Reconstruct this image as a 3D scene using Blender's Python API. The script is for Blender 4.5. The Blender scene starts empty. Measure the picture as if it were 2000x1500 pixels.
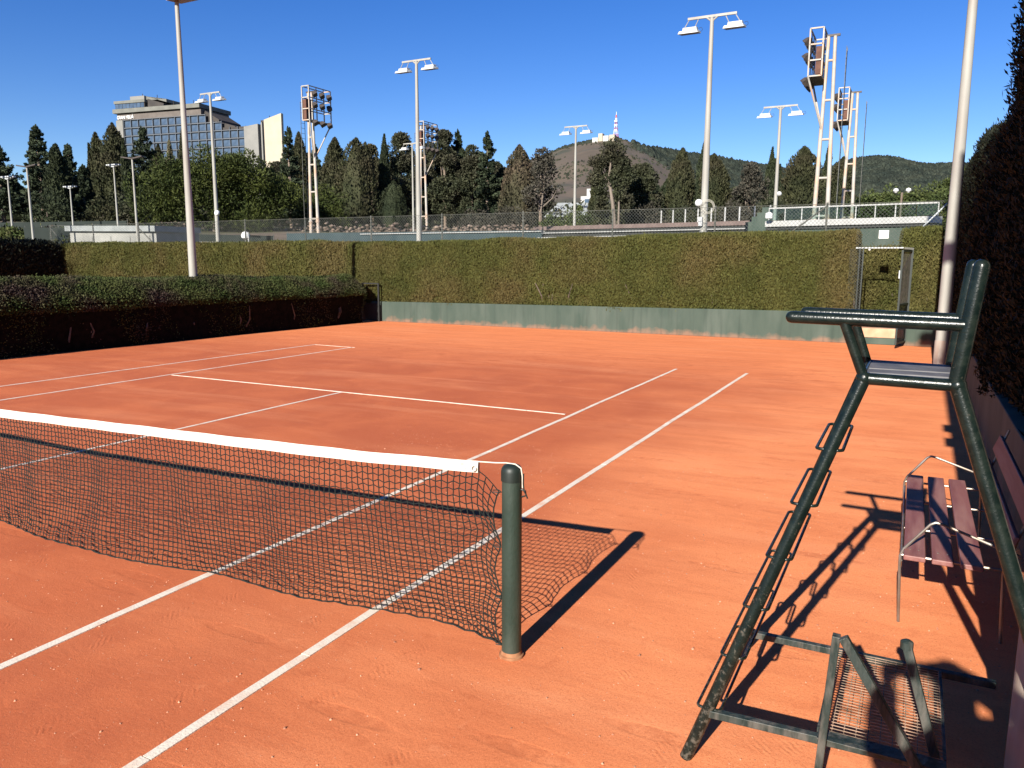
import bpy, math, random
import numpy as np
from mathutils import Vector, Matrix

random.seed(7)
RNG = np.random.default_rng(7)
scene = bpy.context.scene
COL = scene.collection

# ------------------------------------------------------------------ camera
cam_data = bpy.data.cameras.new('camera')
cam_data.sensor_width = 36.0
cam_data.lens = 27.285
cam_data.clip_start = 0.02
cam_data.clip_end = 9000.0
cam = bpy.data.objects.new('camera', cam_data)
cam.location = (8.3132, -3.5692, 2.1599)
cam.rotation_euler = (1.4131, -0.0033, 0.4759)
COL.objects.link(cam)
scene.camera = cam
CAM = Vector(cam.location)

# ------------------------------------------------------------------ sky, sun, exposure
SUN_EL = math.radians(26.05)
world = bpy.data.worlds.new('World')
scene.world = world
world.use_nodes = True
wn = world.node_tree.nodes
wl = world.node_tree.links
wn.clear()
sky = wn.new('ShaderNodeTexSky')
sky.sky_type = 'NISHITA'
sky.sun_disc = False
sky.sun_elevation = SUN_EL
sky.sun_rotation = math.radians(180.3)
sky.altitude = 100.0
sky.air_density = 0.9
sky.dust_density = 0.0
sky.ozone_density = 3.0
bg = wn.new('ShaderNodeBackground')
bg.inputs['Strength'].default_value = 0.064
wout = wn.new('ShaderNodeOutputWorld')
grade = wn.new('ShaderNodeHueSaturation')
grade.inputs['Hue'].default_value = 0.519
grade.inputs['Saturation'].default_value = 1.34
wl.new(sky.outputs['Color'], grade.inputs['Color'])
wl.new(grade.outputs['Color'], bg.inputs['Color'])
wl.new(bg.outputs['Background'], wout.inputs['Surface'])

sun_data = bpy.data.lights.new('sun', 'SUN')
sun_data.energy = 5.0
sun_data.angle = math.radians(0.5)
sun_data.color = (1.0, 0.94, 0.84)
sun = bpy.data.objects.new('sun', sun_data)
sun_dir = Vector((0.005, 1.0, -math.tan(SUN_EL))).normalized()
sun.rotation_euler = sun_dir.to_track_quat('-Z', 'Y').to_euler()
sun.location = (0, -40, 30)
COL.objects.link(sun)

scene.view_settings.view_transform = 'Standard'
scene.view_settings.look = 'None'
scene.view_settings.gamma = 1.0
scene.view_settings.exposure = 1.14
scene.view_settings.use_curve_mapping = False
scene.cycles.max_bounces = 6
scene.cycles.use_denoising = True

# ------------------------------------------------------------------ helpers
def V(*a):
    return Vector(a)

class MB:
    """collects simple shapes and links them as one mesh object"""
    def __init__(self):
        self.v = []
        self.f = []
    def add(self, vs, fs):
        n = len(self.v)
        self.v += [tuple(p) for p in vs]
        self.f += [tuple(i + n for i in q) for q in fs]
        return self
    def box(self, x0, x1, y0, y1, z0, z1):
        vs = [(x0, y0, z0), (x1, y0, z0), (x1, y1, z0), (x0, y1, z0), (x0, y0, z1), (x1, y0, z1), (x1, y1, z1), (x0, y1, z1)]
        return self.add(vs, [(3, 2, 1, 0), (4, 5, 6, 7), (0, 1, 5, 4), (1, 2, 6, 5), (2, 3, 7, 6), (3, 0, 4, 7)])
    def hexa(self, low, high):
        """low and high: four corners each, counter-clockwise from above"""
        return self.add(list(low) + list(high), [(3, 2, 1, 0), (4, 5, 6, 7), (0, 1, 5, 4), (1, 2, 6, 5), (2, 3, 7, 6), (3, 0, 4, 7)])
    def bar(self, p, q, w, h, up=(0, 0, 1)):
        p = Vector(p); q = Vector(q); d = (q - p).normalized(); up = Vector(up)
        s = d.cross(up)
        if s.length < 1e-4:
            s = d.cross(Vector((1, 0, 0)))
        s.normalize(); u = s.cross(d).normalized()
        s *= w / 2; u *= h / 2
        lo = [p - s - u, p + s - u, p + s + u, p - s + u]
        hi = [q - s - u, q + s - u, q + s + u, q - s + u]
        return self.add(lo + hi, [(0, 1, 2, 3), (7, 6, 5, 4), (1, 0, 4, 5), (2, 1, 5, 6), (3, 2, 6, 7), (0, 3, 7, 4)])
    def tube(self, pts, r, n=10, cap=True, closed=False):
        pts = [Vector(p) for p in pts]
        m = len(pts)
        rs = list(r) if hasattr(r, '__len__') else [r] * m
        tang = []
        for i in range(m):
            a = pts[i - 1] if (i > 0 or closed) else pts[i]
            b = pts[(i + 1) % m] if (i < m - 1 or closed) else pts[i]
            tang.append((b - a).normalized())
        t0 = tang[0]
        ref = Vector((0, 0, 1)) if abs(t0.z) < 0.9 else Vector((1, 0, 0))
        u = t0.cross(ref).normalized()
        base = len(self.v)
        for i in range(m):
            t = tang[i]
            u = (u - t * u.dot(t)).normalized()
            w = t.cross(u)
            for k in range(n):
                a = 2 * math.pi * k / n
                self.v.append(tuple(pts[i] + (u * math.cos(a) + w * math.sin(a)) * rs[i]))
        for i in range(m if closed else m - 1):
            j = (i + 1) % m
            for k in range(n):
                k2 = (k + 1) % n
                self.f.append((base + i * n + k, base + i * n + k2, base + j * n + k2, base + j * n + k))
        if cap and not closed:
            self.f.append(tuple(base + k for k in reversed(range(n))))
            self.f.append(tuple(base + (m - 1) * n + k for k in range(n)))
        return self
    def lathe(self, prof, c=(0, 0, 0), n=16):
        """prof: list of (radius, z)"""
        base = len(self.v)
        for r, z in prof:
            for k in range(n):
                a = 2 * math.pi * k / n
                self.v.append((c[0] + r * math.cos(a), c[1] + r * math.sin(a), c[2] + z))
        for i in range(len(prof) - 1):
            for k in range(n):
                k2 = (k + 1) % n
                self.f.append((base + i * n + k, base + i * n + k2, base + (i + 1) * n + k2, base + (i + 1) * n + k))
        self.f.append(tuple(base + k for k in reversed(range(n))))
        self.f.append(tuple(base + (len(prof) - 1) * n + k for k in range(n)))
        return self
    def build(self, name, material, parent=None, org=(0, 0, 0), smooth=False, bevel=0.0):
        me = bpy.data.meshes.new(name)
        o3 = Vector(org)
        me.from_pydata([tuple(Vector(p) - o3) for p in self.v], [], self.f)
        me.update()
        ob = bpy.data.objects.new(name, me)
        COL.objects.link(ob)
        if material:
            me.materials.append(material)
        if smooth:
            me.polygons.foreach_set('use_smooth', [True] * len(me.polygons))
            try:
                me.set_sharp_from_angle(angle=math.radians(40))
            except Exception:
                pass
        if bevel:
            md = ob.modifiers.new('bevel', 'BEVEL')
            md.width = bevel
            md.segments = 2
            md.limit_method = 'ANGLE'
        if parent is not None:
            ob.parent = parent
        return ob

def np_mesh(name, verts, faces, material, parent=None, org=(0, 0, 0), smooth=False):
    """verts (N,3), faces (M,k) numpy arrays of equal-sided faces"""
    me = bpy.data.meshes.new(name)
    verts = np.asarray(verts, dtype=np.float32) - np.asarray(org, dtype=np.float32)
    faces = np.asarray(faces, dtype=np.int32)
    k = faces.shape[1]
    me.vertices.add(len(verts)); me.vertices.foreach_set('co', verts.ravel())
    me.loops.add(faces.size); me.loops.foreach_set('vertex_index', faces.ravel())
    me.polygons.add(len(faces))
    me.polygons.foreach_set('loop_start', np.arange(0, faces.size, k, dtype=np.int32))
    me.polygons.foreach_set('loop_total', np.full(len(faces), k, dtype=np.int32))
    if smooth:
        me.polygons.foreach_set('use_smooth', np.ones(len(faces), dtype=bool))
    me.update(calc_edges=True)
    if material:
        me.materials.append(material)
    ob = bpy.data.objects.new(name, me)
    COL.objects.link(ob)
    if parent is not None:
        ob.parent = parent
    return ob

def tag(o, label=None, cat=None, group=None, kind=None):
    if label: o['label'] = label
    if cat: o['category'] = cat
    if group: o['group'] = group
    if kind: o['kind'] = kind
    return o

def thing(name, label, cat, loc=(0, 0, 0), group=None):
    o = bpy.data.objects.new(name, None)
    o.empty_display_size = 0.2
    o.location = loc
    COL.objects.link(o)
    return tag(o, label, cat, group)

def child_of(src, parent, name=None, loc=None):
    c = src.copy()
    COL.objects.link(c)
    c.parent = parent
    if loc is not None:
        c.location = loc
    return c

# ------------------------------------------------------------------ materials
def mat(name, c1, c2=None, rough=0.75, scale=4.0, detail=5.0, metal=0.0, spec=0.4, bump=0.0, bscale=60.0,
        rand=0.0, c3=None, s3=0.6, lo=0.35, hi=0.65, stretch=None, trans=0.0):
    m = bpy.data.materials.new(name)
    m.use_nodes = True
    nt = m.node_tree; N = nt.nodes; L = nt.links
    b = N['Principled BSDF']
    b.inputs['Roughness'].default_value = rough
    b.inputs['Metallic'].default_value = metal
    b.inputs['Specular IOR Level'].default_value = spec
    tc = N.new('ShaderNodeTexCoord')
    src = tc.outputs['Object']
    if stretch:
        mp = N.new('ShaderNodeMapping')
        mp.inputs['Scale'].default_value = stretch
        L.new(src, mp.inputs['Vector']); src = mp.outputs['Vector']
    col = None
    if c2 is None:
        rgb = N.new('ShaderNodeRGB'); rgb.outputs[0].default_value = (*c1, 1); col = rgb.outputs[0]
    else:
        nz = N.new('ShaderNodeTexNoise'); nz.inputs['Scale'].default_value = scale; nz.inputs['Detail'].default_value = detail
        L.new(src, nz.inputs['Vector'])
        rp = N.new('ShaderNodeValToRGB')
        rp.color_ramp.elements[0].position = lo; rp.color_ramp.elements[0].color = (*c1, 1)
        rp.color_ramp.elements[1].position = hi; rp.color_ramp.elements[1].color = (*c2, 1)
        L.new(nz.outputs['Fac'], rp.inputs['Fac']); col = rp.outputs['Color']
    if c3 is not None:
        nz3 = N.new('ShaderNodeTexNoise'); nz3.inputs['Scale'].default_value = s3; nz3.inputs['Detail'].default_value = 4
        L.new(src, nz3.inputs['Vector'])
        rp3 = N.new('ShaderNodeValToRGB')
        rp3.color_ramp.elements[0].position = 0.46; rp3.color_ramp.elements[0].color = (0, 0, 0, 1)
        rp3.color_ramp.elements[1].position = 0.66; rp3.color_ramp.elements[1].color = (1, 1, 1, 1)
        L.new(nz3.outputs['Fac'], rp3.inputs['Fac'])
        mx = N.new('ShaderNodeMix'); mx.data_type = 'RGBA'
        L.new(rp3.outputs['Color'], mx.inputs[0]); L.new(col, mx.inputs[6]); mx.inputs[7].default_value = (*c3, 1)
        col = mx.outputs[2]
    if rand:
        ge = N.new('ShaderNodeNewGeometry')
        mr = N.new('ShaderNodeMapRange')
        mr.inputs['To Min'].default_value = 1 - rand; mr.inputs['To Max'].default_value = 1 + rand
        L.new(ge.outputs['Random Per Island'], mr.inputs['Value'])
        hs = N.new('ShaderNodeHueSaturation')
        L.new(mr.outputs['Result'], hs.inputs['Value']); L.new(col, hs.inputs['Color'])
        col = hs.outputs['Color']
    L.new(col, b.inputs['Base Color'])
    if bump:
        nb = N.new('ShaderNodeTexNoise'); nb.inputs['Scale'].default_value = bscale; nb.inputs['Detail'].default_value = 4
        L.new(src, nb.inputs['Vector'])
        bp = N.new('ShaderNodeBump'); bp.inputs['Strength'].default_value = bump; bp.inputs['Distance'].default_value = 0.01
        L.new(nb.outputs['Fac'], bp.inputs['Height']); L.new(bp.outputs['Normal'], b.inputs['Normal'])
    if trans:
        tr = N.new('ShaderNodeBsdfTranslucent'); L.new(col, tr.inputs['Color'])
        ms = N.new('ShaderNodeMixShader'); ms.inputs[0].default_value = trans
        L.new(b.outputs[0], ms.inputs[1]); L.new(tr.outputs[0], ms.inputs[2])
        L.new(ms.outputs[0], N['Material Output'].inputs['Surface'])
    return m

def clay_material():
    m = bpy.data.materials.new('clay')
    m.use_nodes = True
    nt = m.node_tree; N = nt.nodes; L = nt.links
    b = N['Principled BSDF']
    b.inputs['Roughness'].default_value = 0.95
    b.inputs['Specular IOR Level'].default_value = 0.15
    tc = N.new('ShaderNodeTexCoord'); P = tc.outputs['Object']
    def noise(scale, detail=5, rough=0.55, stretch=None, rot=None, dist=0.0):
        src = P
        if stretch:
            mp = N.new('ShaderNodeMapping'); mp.inputs['Scale'].default_value = stretch
            if rot: mp.inputs['Rotation'].default_value = (0, 0, rot)
            L.new(P, mp.inputs['Vector']); src = mp.outputs['Vector']
        n = N.new('ShaderNodeTexNoise'); n.inputs['Scale'].default_value = scale
        n.inputs['Detail'].default_value = detail; n.inputs['Roughness'].default_value = rough
        n.inputs['Distortion'].default_value = dist
        L.new(src, n.inputs['Vector']); return n.outputs['Fac']
    def ramp(fac, a, c, va=0.0, vb=1.0):
        r = N.new('ShaderNodeMapRange'); r.inputs['From Min'].default_value = a; r.inputs['From Max'].default_value = c
        r.inputs['To Min'].default_value = va; r.inputs['To Max'].default_value = vb
        r.interpolation_type = 'SMOOTHSTEP'
        L.new(fac, r.inputs['Value']); return r.outputs['Result']
    def math_(op, x, y):
        n = N.new('ShaderNodeMath'); n.operation = op
        for i, q in enumerate((x, y)):
            if isinstance(q, (int, float)): n.inputs[i].default_value = q
            else: L.new(q, n.inputs[i])
        return n.outputs[0]
    def mix(fac, A, B):
        n = N.new('ShaderNodeMix'); n.data_type = 'RGBA'
        if isinstance(fac, (int, float)): n.inputs[0].default_value = fac
        else: L.new(fac, n.inputs[0])
        for i, q in ((6, A), (7, B)):
            if isinstance(q, tuple): n.inputs[i].default_value = (*q, 1)
            else: L.new(q, n.inputs[i])
        return n.outputs[2]
    sx = N.new('ShaderNodeSeparateXYZ'); L.new(P, sx.inputs[0])
    X = sx.outputs['X']; Y = sx.outputs['Y']
    # dry loose dust outside the sidelines and behind the baseline, damp played-on clay inside
    wob = math_('MULTIPLY', math_('SUBTRACT', noise(0.35, 4), 0.5), 5.0)
    dryR = ramp(math_('ADD', X, wob), 4.3, 7.2)
    far = ramp(math_('ADD', Y, wob), 9.0, 15.5)
    dry = math_('MAXIMUM', dryR, math_('MULTIPLY', far, 0.55))
    patches = ramp(noise(0.9, 6, 0.6, dist=0.6), 0.36, 0.68)
    streak = ramp(noise(1.0, 6, 0.62, stretch=(0.55, 3.2, 1)), 0.40, 0.66)
    scuff = ramp(noise(2.2, 7, 0.65, stretch=(0.8, 2.6, 1), rot=0.5, dist=1.2), 0.50, 0.72)
    tread = ramp(math_('ABSOLUTE', math_('SUBTRACT', math_('ADD', Y, math_('MULTIPLY', wob, 0.35)), 12.2), 0.0), 2.6, 0.6)
    base = mix(dry, (0.400, 0.098, 0.040), (0.76, 0.262, 0.106))
    base = mix(math_('MULTIPLY', patches, 0.42), base, (0.62, 0.178, 0.066))
    base = mix(math_('MULTIPLY', far, 0.6), base, (0.74, 0.235, 0.086))
    dark = mix(0.8, base, (0.38, 0.088, 0.032))
    pale = mix(0.6, base, (0.78, 0.32, 0.155))
    sweep = ramp(noise(0.55, 5, 0.6, stretch=(0.35, 2.2, 1), rot=0.12, dist=0.8), 0.48, 0.70)
    base = mix(math_('MULTIPLY', sweep, 0.45), base, pale)
    base = mix(math_('MULTIPLY', streak, 0.30), base, dark)
    base = mix(math_('MULTIPLY', math_('MULTIPLY', scuff, math_('ADD', 0.40, math_('MULTIPLY', tread, 0.6))), 0.85), base, dark)
    foot = ramp(noise(5.5, 4, 0.6, dist=1.6), 0.60, 0.70)
    base = mix(math_('MULTIPLY', foot, 0.28), base, dark)
    foot2 = ramp(noise(4.1, 4, 0.6, dist=1.2), 0.62, 0.72)
    base = mix(math_('MULTIPLY', foot2, 0.30), base, pale)
    def prints(scl, rot, thr, share):
        mp = N.new('ShaderNodeMapping'); mp.inputs['Scale'].default_value = scl; mp.inputs['Rotation'].default_value = (0, 0, rot)
        L.new(P, mp.inputs['Vector'])
        vo = N.new('ShaderNodeTexVoronoi'); vo.inputs['Scale'].default_value = 1.0; vo.voronoi_dimensions = '2D'
        L.new(mp.outputs['Vector'], vo.inputs['Vector'])
        sc_ = N.new('ShaderNodeSeparateColor'); L.new(vo.outputs['Color'], sc_.inputs[0])
        on = ramp(sc_.outputs[0], 1 - share, 1 - share + 0.02)
        return math_('MULTIPLY', ramp(vo.outputs['Distance'], thr, thr * 0.72), on)
    shoe = math_('MAXIMUM', prints((2.1, 0.95, 1), 0.35, 0.13, 0.30), math_('MAXIMUM', prints((2.5, 1.1, 1), -1.1, 0.13, 0.22), prints((1.9, 1.0, 1), 1.9, 0.12, 0.22)))
    shoe = math_('MULTIPLY', shoe, ramp(noise(7, 4, 0.7), 0.34, 0.66))
    slide = prints((0.5, 2.6, 1), 0.9, 0.16, 0.45)
    patchy = ramp(noise(14, 3, 0.6), 0.40, 0.60)
    base = mix(math_('MULTIPLY', math_('MULTIPLY', shoe, patchy), 0.30), base, dark)
    base = mix(math_('MULTIPLY', math_('MULTIPLY', slide, patchy), 0.38), base, dark)
    grain = noise(240, 3, 0.7)
    base = mix(math_('MULTIPLY', ramp(grain, 0.52, 0.75), 0.30), base, (0.72, 0.33, 0.18))
    base = mix(math_('MULTIPLY', ramp(grain, 0.47, 0.30), 0.55), base, (0.22, 0.052, 0.022))
    speck = noise(75, 4, 0.8)
    base = mix(math_('MULTIPLY', ramp(speck, 0.50, 0.36), 0.55), base, dark)
    base = mix(math_('MULTIPLY', ramp(speck, 0.54, 0.68), 0.40), base, pale)
    L.new(base, b.inputs['Base Color'])
    # relief: grit, sweeping, footprints
    h = math_('MULTIPLY', noise(190, 4, 0.75), 0.0044)
    h = math_('ADD', h, math_('MULTIPLY', noise(62, 4, 0.75), 0.0046))
    h = math_('ADD', h, math_('MULTIPLY', noise(9, 5, 0.6, stretch=(0.8, 1.3, 1), dist=0.8), 0.0055))
    wv = N.new('ShaderNodeTexWave'); wv.inputs['Scale'].default_value = 16.0; wv.inputs['Distortion'].default_value = 3.0
    wv.inputs['Detail'].default_value = 2; wv.bands_direction = 'DIAGONAL'
    L.new(P, wv.inputs['Vector'])
    print_mask = math_('MAXIMUM', shoe, ramp(noise(2.6, 3), 0.64, 0.72))
    h = math_('SUBTRACT', h, math_('MULTIPLY', math_('MAXIMUM', shoe, slide), 0.0022))
    h = math_('ADD', h, math_('MULTIPLY', math_('MULTIPLY', wv.outputs['Fac'], print_mask), 0.0022))
    bp = N.new('ShaderNodeBump'); bp.inputs['Strength'].default_value = 0.55; bp.inputs['Distance'].default_value = 1.0
    L.new(h, bp.inputs['Height']); L.new(bp.outputs['Normal'], b.inputs['Normal'])
    return m

M = {}
M['clay'] = clay_material()
M['earth'] = mat('earth', (0.08, 0.06, 0.04), (0.16, 0.115, 0.08), rough=0.95, scale=0.6, c3=(0.06, 0.07, 0.025), s3=0.08, bump=0.5, bscale=3)
M['line'] = mat('line_tape', (0.66, 0.585, 0.48), (0.60, 0.36, 0.24), rough=0.7, scale=7, lo=0.48, hi=0.80, bump=0.3, bscale=90)
M['green_wall'] = mat('green_wall', (0.034, 0.056, 0.043), (0.052, 0.074, 0.058), rough=0.85, scale=1.6, stretch=(1.5, 1.5, 0.5), c3=(0.066, 0.088, 0.070), s3=1.0, bump=0.25, bscale=30)
def wall_material():
    m = mat('green_wall_splashed', (0.032, 0.052, 0.040), (0.048, 0.068, 0.053), rough=0.85, scale=1.6, stretch=(1.5, 1.5, 0.5), c3=(0.062, 0.082, 0.066), s3=1.0, bump=0.25, bscale=30)
    nt = m.node_tree; N = nt.nodes; L = nt.links
    b = N['Principled BSDF']; src = b.inputs['Base Color'].links[0].from_socket
    tc = N.new('ShaderNodeTexCoord'); sp = N.new('ShaderNodeSeparateXYZ'); L.new(tc.outputs['Object'], sp.inputs[0])
    nz = N.new('ShaderNodeTexNoise'); nz.inputs['Scale'].default_value = 3.0; nz.inputs['Detail'].default_value = 6; L.new(tc.outputs['Object'], nz.inputs['Vector'])
    ml = N.new('ShaderNodeMath'); ml.operation = 'MULTIPLY_ADD'; ml.inputs[1].default_value = -0.55; L.new(nz.outputs['Fac'], ml.inputs[0]); L.new(sp.outputs['Z'], ml.inputs[2])
    mr = N.new('ShaderNodeMapRange'); mr.inputs['From Min'].default_value = -0.12; mr.inputs['From Max'].default_value = -0.27; mr.inputs['To Max'].default_value = 0.55; L.new(ml.outputs[0], mr.inputs['Value'])
    mx = N.new('ShaderNodeMix'); mx.data_type = 'RGBA'; L.new(mr.outputs['Result'], mx.inputs[0]); L.new(src, mx.inputs[6]); mx.inputs[7].default_value = (0.26, 0.13, 0.08, 1)
    # rain streaks
    mp = N.new('ShaderNodeMapping'); mp.inputs['Scale'].default_value = (5, 5, 0.25); L.new(tc.outputs['Object'], mp.inputs['Vector'])
    n2 = N.new('ShaderNodeTexNoise'); n2.inputs['Scale'].default_value = 1.6; n2.inputs['Detail'].default_value = 6; L.new(mp.outputs['Vector'], n2.inputs['Vector'])
    r2 = N.new('ShaderNodeMapRange'); r2.inputs['From Min'].default_value = 0.52; r2.inputs['From Max'].default_value = 0.72; r2.inputs['To Max'].default_value = 0.45; L.new(n2.outputs['Fac'], r2.inputs['Value'])
    m2 = N.new('ShaderNodeMix'); m2.data_type = 'RGBA'; L.new(r2.outputs['Result'], m2.inputs[0]); L.new(mx.outputs[2], m2.inputs[6]); m2.inputs[7].default_value = (0.022, 0.032, 0.026, 1)
    L.new(m2.outputs[2], b.inputs['Base Color'])
    return m
M['wall_splashed'] = wall_material()
M['green_paint'] = mat('green_paint', (0.0035, 0.0072, 0.0062), (0.006, 0.011, 0.0095), rough=0.27, scale=14, spec=0.32, c3=(0.010, 0.015, 0.012), s3=24, bump=0.12, bscale=120)
def add_scuff(m):
    nt = m.node_tree; N = nt.nodes; L = nt.links
    b = N['Principled BSDF']; src = b.inputs['Base Color'].links[0].from_socket
    tc = N.new('ShaderNodeTexCoord'); sp = N.new('ShaderNodeSeparateXYZ'); L.new(tc.outputs['Object'], sp.inputs[0])
    nz = N.new('ShaderNodeTexNoise'); nz.inputs['Scale'].default_value = 38; nz.inputs['Detail'].default_value = 6; nz.inputs['Roughness'].default_value = 0.7; L.new(tc.outputs['Object'], nz.inputs['Vector'])
    hm = N.new('ShaderNodeMapRange'); hm.inputs['From Min'].default_value = 1.15; hm.inputs['From Max'].default_value = 0.05; hm.inputs['To Min'].default_value = -0.10; hm.inputs['To Max'].default_value = 0.07; L.new(sp.outputs['Z'], hm.inputs['Value'])
    ad = N.new('ShaderNodeMath'); ad.operation = 'ADD'; L.new(nz.outputs['Fac'], ad.inputs[0]); L.new(hm.outputs['Result'], ad.inputs[1])
    mr = N.new('ShaderNodeMapRange'); mr.inputs['From Min'].default_value = 0.54; mr.inputs['From Max'].default_value = 0.66; mr.inputs['To Max'].default_value = 0.75; L.new(ad.outputs[0], mr.inputs['Value'])
    mx = N.new('ShaderNodeMix'); mx.data_type = 'RGBA'; L.new(mr.outputs['Result'], mx.inputs[0]); L.new(src, mx.inputs[6]); mx.inputs[7].default_value = (0.085, 0.070, 0.052, 1)
    L.new(mx.outputs[2], b.inputs['Base Color'])
    rr = N.new('ShaderNodeMapRange'); rr.inputs['To Min'].default_value = 0.27; rr.inputs['To Max'].default_value = 0.85; L.new(mr.outputs['Result'], rr.inputs['Value']); L.new(rr.outputs['Result'], b.inputs['Roughness'])
add_scuff(M['green_paint'])
M['green_worn'] = mat('green_worn', (0.008, 0.017, 0.014), (0.030, 0.040, 0.036), rough=0.55, scale=22, lo=0.35, hi=0.7, stretch=(1, 1, 0.25), c3=(0.075, 0.072, 0.062), s3=26, bump=0.5, bscale=70)
M['post_green'] = mat('post_green', (0.013, 0.027, 0.020), (0.021, 0.037, 0.028), rough=0.5, scale=9, stretch=(1, 1, 0.4), c3=(0.036, 0.050, 0.040), s3=5, bump=0.2, bscale=90)
M['cap'] = mat('cap', (0.007, 0.013, 0.011), (0.012, 0.019, 0.016), rough=0.5)
M['net'] = mat('net_cord', (0.006, 0.009, 0.007), (0.012, 0.015, 0.012), rough=0.9, scale=30)
M['tape'] = mat('canvas_tape', (0.60, 0.60, 0.54), (0.50, 0.505, 0.43), rough=0.8, scale=6, bump=0.2, bscale=200)
M['patch'] = mat('tape_patch', (0.42, 0.42, 0.25), (0.50, 0.50, 0.36), rough=0.8, scale=40)
M['cable'] = mat('white_cable', (0.50, 0.47, 0.39), rough=0.5)
M['black'] = mat('black_rubber', (0.012, 0.012, 0.012), rough=0.6)
M['mesh_seat'] = mat('seat_board', (0.075, 0.075, 0.080), (0.12, 0.115, 0.12), rough=0.6, scale=12, bump=0.3, bscale=60)
M['rust'] = mat('rust', (0.20, 0.075, 0.03), (0.30, 0.15, 0.075), rough=0.9, scale=20)
M['grating'] = mat('grating_steel', (0.05, 0.055, 0.042), (0.32, 0.21, 0.145), rough=0.8, scale=12, lo=0.36, hi=0.56)
M['slat'] = mat('maroon_slat', (0.150, 0.050, 0.046), (0.205, 0.080, 0.070), rough=0.55, scale=3, stretch=(6, 0.7, 6), c3=(0.25, 0.12, 0.10), s3=2, bump=0.15, bscale=30)
M['chrome'] = mat('steel_tube', (0.24, 0.22, 0.20), (0.19, 0.145, 0.11), rough=0.42, scale=12, metal=0.6)
M['pole'] = mat('pole_paint', (0.30, 0.295, 0.262), (0.25, 0.245, 0.218), rough=0.6, scale=3, stretch=(2, 2, 0.4), c3=(0.235, 0.215, 0.185), s3=1.2, bump=0.1, bscale=40)
M['pole_dusty'] = mat('pole_dusty', (0.32, 0.27, 0.225), (0.27, 0.205, 0.165), rough=0.75, scale=4, stretch=(3, 3, 0.6), c3=(0.28, 0.18, 0.135), s3=2.2, bump=0.2, bscale=60)
M['galv'] = mat('galvanised', (0.36, 0.39, 0.40), (0.46, 0.49, 0.50), rough=0.5, scale=5)
M['lamp_body'] = mat('lamp_housing', (0.42, 0.43, 0.425), (0.35, 0.36, 0.36), rough=0.5, scale=4)
M['lamp_glass'] = mat('lamp_glass', (0.16, 0.09, 0.075), (0.10, 0.06, 0.05), rough=0.25, scale=6)
M['tower_white'] = mat('tower_paint', (0.36, 0.34, 0.305), (0.30, 0.275, 0.24), rough=0.65, scale=2, c3=(0.42, 0.28, 0.19), s3=1.4)
M['rusty_box'] = mat('rusty_box', (0.075, 0.032, 0.021), (0.11, 0.048, 0.030), rough=0.8, scale=3)
M['flood_dark'] = mat('floodlight_dark', (0.030, 0.026, 0.024), (0.065, 0.05, 0.042), rough=0.6, scale=6)
M['fence_post'] = mat('fence_post', (0.055, 0.060, 0.050), (0.11, 0.105, 0.09), rough=0.7, scale=6)
M['wire'] = mat('fence_wire', (0.060, 0.068, 0.057), (0.10, 0.105, 0.092), rough=0.6, scale=3)
M['concrete'] = mat('concrete', (0.38, 0.36, 0.33), (0.48, 0.46, 0.42), rough=0.9, scale=2, bump=0.2, bscale=20)
M['shed_white'] = mat('shed_white', (0.25, 0.25, 0.23), (0.30, 0.295, 0.27), rough=0.85, scale=2, c3=(0.20, 0.20, 0.185), s3=0.8)
M['roof_grey'] = mat('roof_grey', (0.20, 0.215, 0.21), (0.26, 0.275, 0.27), rough=0.7, scale=2)
M['teal'] = mat('teal_screen', (0.018, 0.036, 0.042), (0.028, 0.050, 0.056), rough=0.8, scale=0.8)
M['screen_green'] = mat('windscreen_green', (0.008, 0.014, 0.011), (0.013, 0.020, 0.017), rough=0.85, scale=1.2)
M['white_rail'] = mat('white_rail', (0.38, 0.38, 0.365), (0.33, 0.33, 0.315), rough=0.55, scale=3)
M['maroon_coping'] = mat('maroon_coping', (0.13, 0.092, 0.082), (0.17, 0.125, 0.11), rough=0.85, scale=2)
M['dark_wall'] = mat('dark_wall', (0.020, 0.022, 0.022), (0.035, 0.038, 0.036), rough=0.8, scale=1)
M['white_sign'] = mat('white_sign', (0.62, 0.62, 0.60), rough=0.6)
M['ball_white'] = mat('white_dish', (0.60, 0.60, 0.58), rough=0.5)
M['bark'] = mat('bark', (0.10, 0.075, 0.055), (0.20, 0.155, 0.12), rough=0.95, scale=6, stretch=(2, 2, 0.4), bump=0.6, bscale=12)
M['bark_pale'] = mat('bark_pale', (0.13, 0.105, 0.085), (0.19, 0.155, 0.125), rough=0.95, scale=3, stretch=(2, 2, 0.4))
# foliage
M['hedge'] = mat('hedge_foliage', (0.052, 0.058, 0.012), (0.080, 0.080, 0.020), rough=0.8, scale=1.1, rand=0.22, c3=(0.092, 0.074, 0.025), s3=0.5, spec=0.25, trans=0.15)
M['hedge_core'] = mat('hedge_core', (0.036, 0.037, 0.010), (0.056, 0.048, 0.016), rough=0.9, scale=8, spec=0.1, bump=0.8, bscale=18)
M['hedge_core_shaded'] = mat('shaded_hedge_core', (0.004, 0.004, 0.003), (0.010, 0.008, 0.006), rough=0.95, scale=8, spec=0.05, bump=0.8, bscale=18)  # near-black core, the shade inside the hedge put into its colour
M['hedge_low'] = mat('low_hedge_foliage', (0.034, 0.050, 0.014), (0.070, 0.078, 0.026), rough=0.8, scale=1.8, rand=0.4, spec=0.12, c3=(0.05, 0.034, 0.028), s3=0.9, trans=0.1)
M['hedge_shaded'] = mat('shaded_hedge_foliage', (0.006, 0.009, 0.0045), (0.014, 0.015, 0.007), rough=0.75, scale=1.5, rand=0.35, spec=0.2, trans=0.1)  # leaf colour darkened to stand in for shade on the hedge sides
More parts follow.
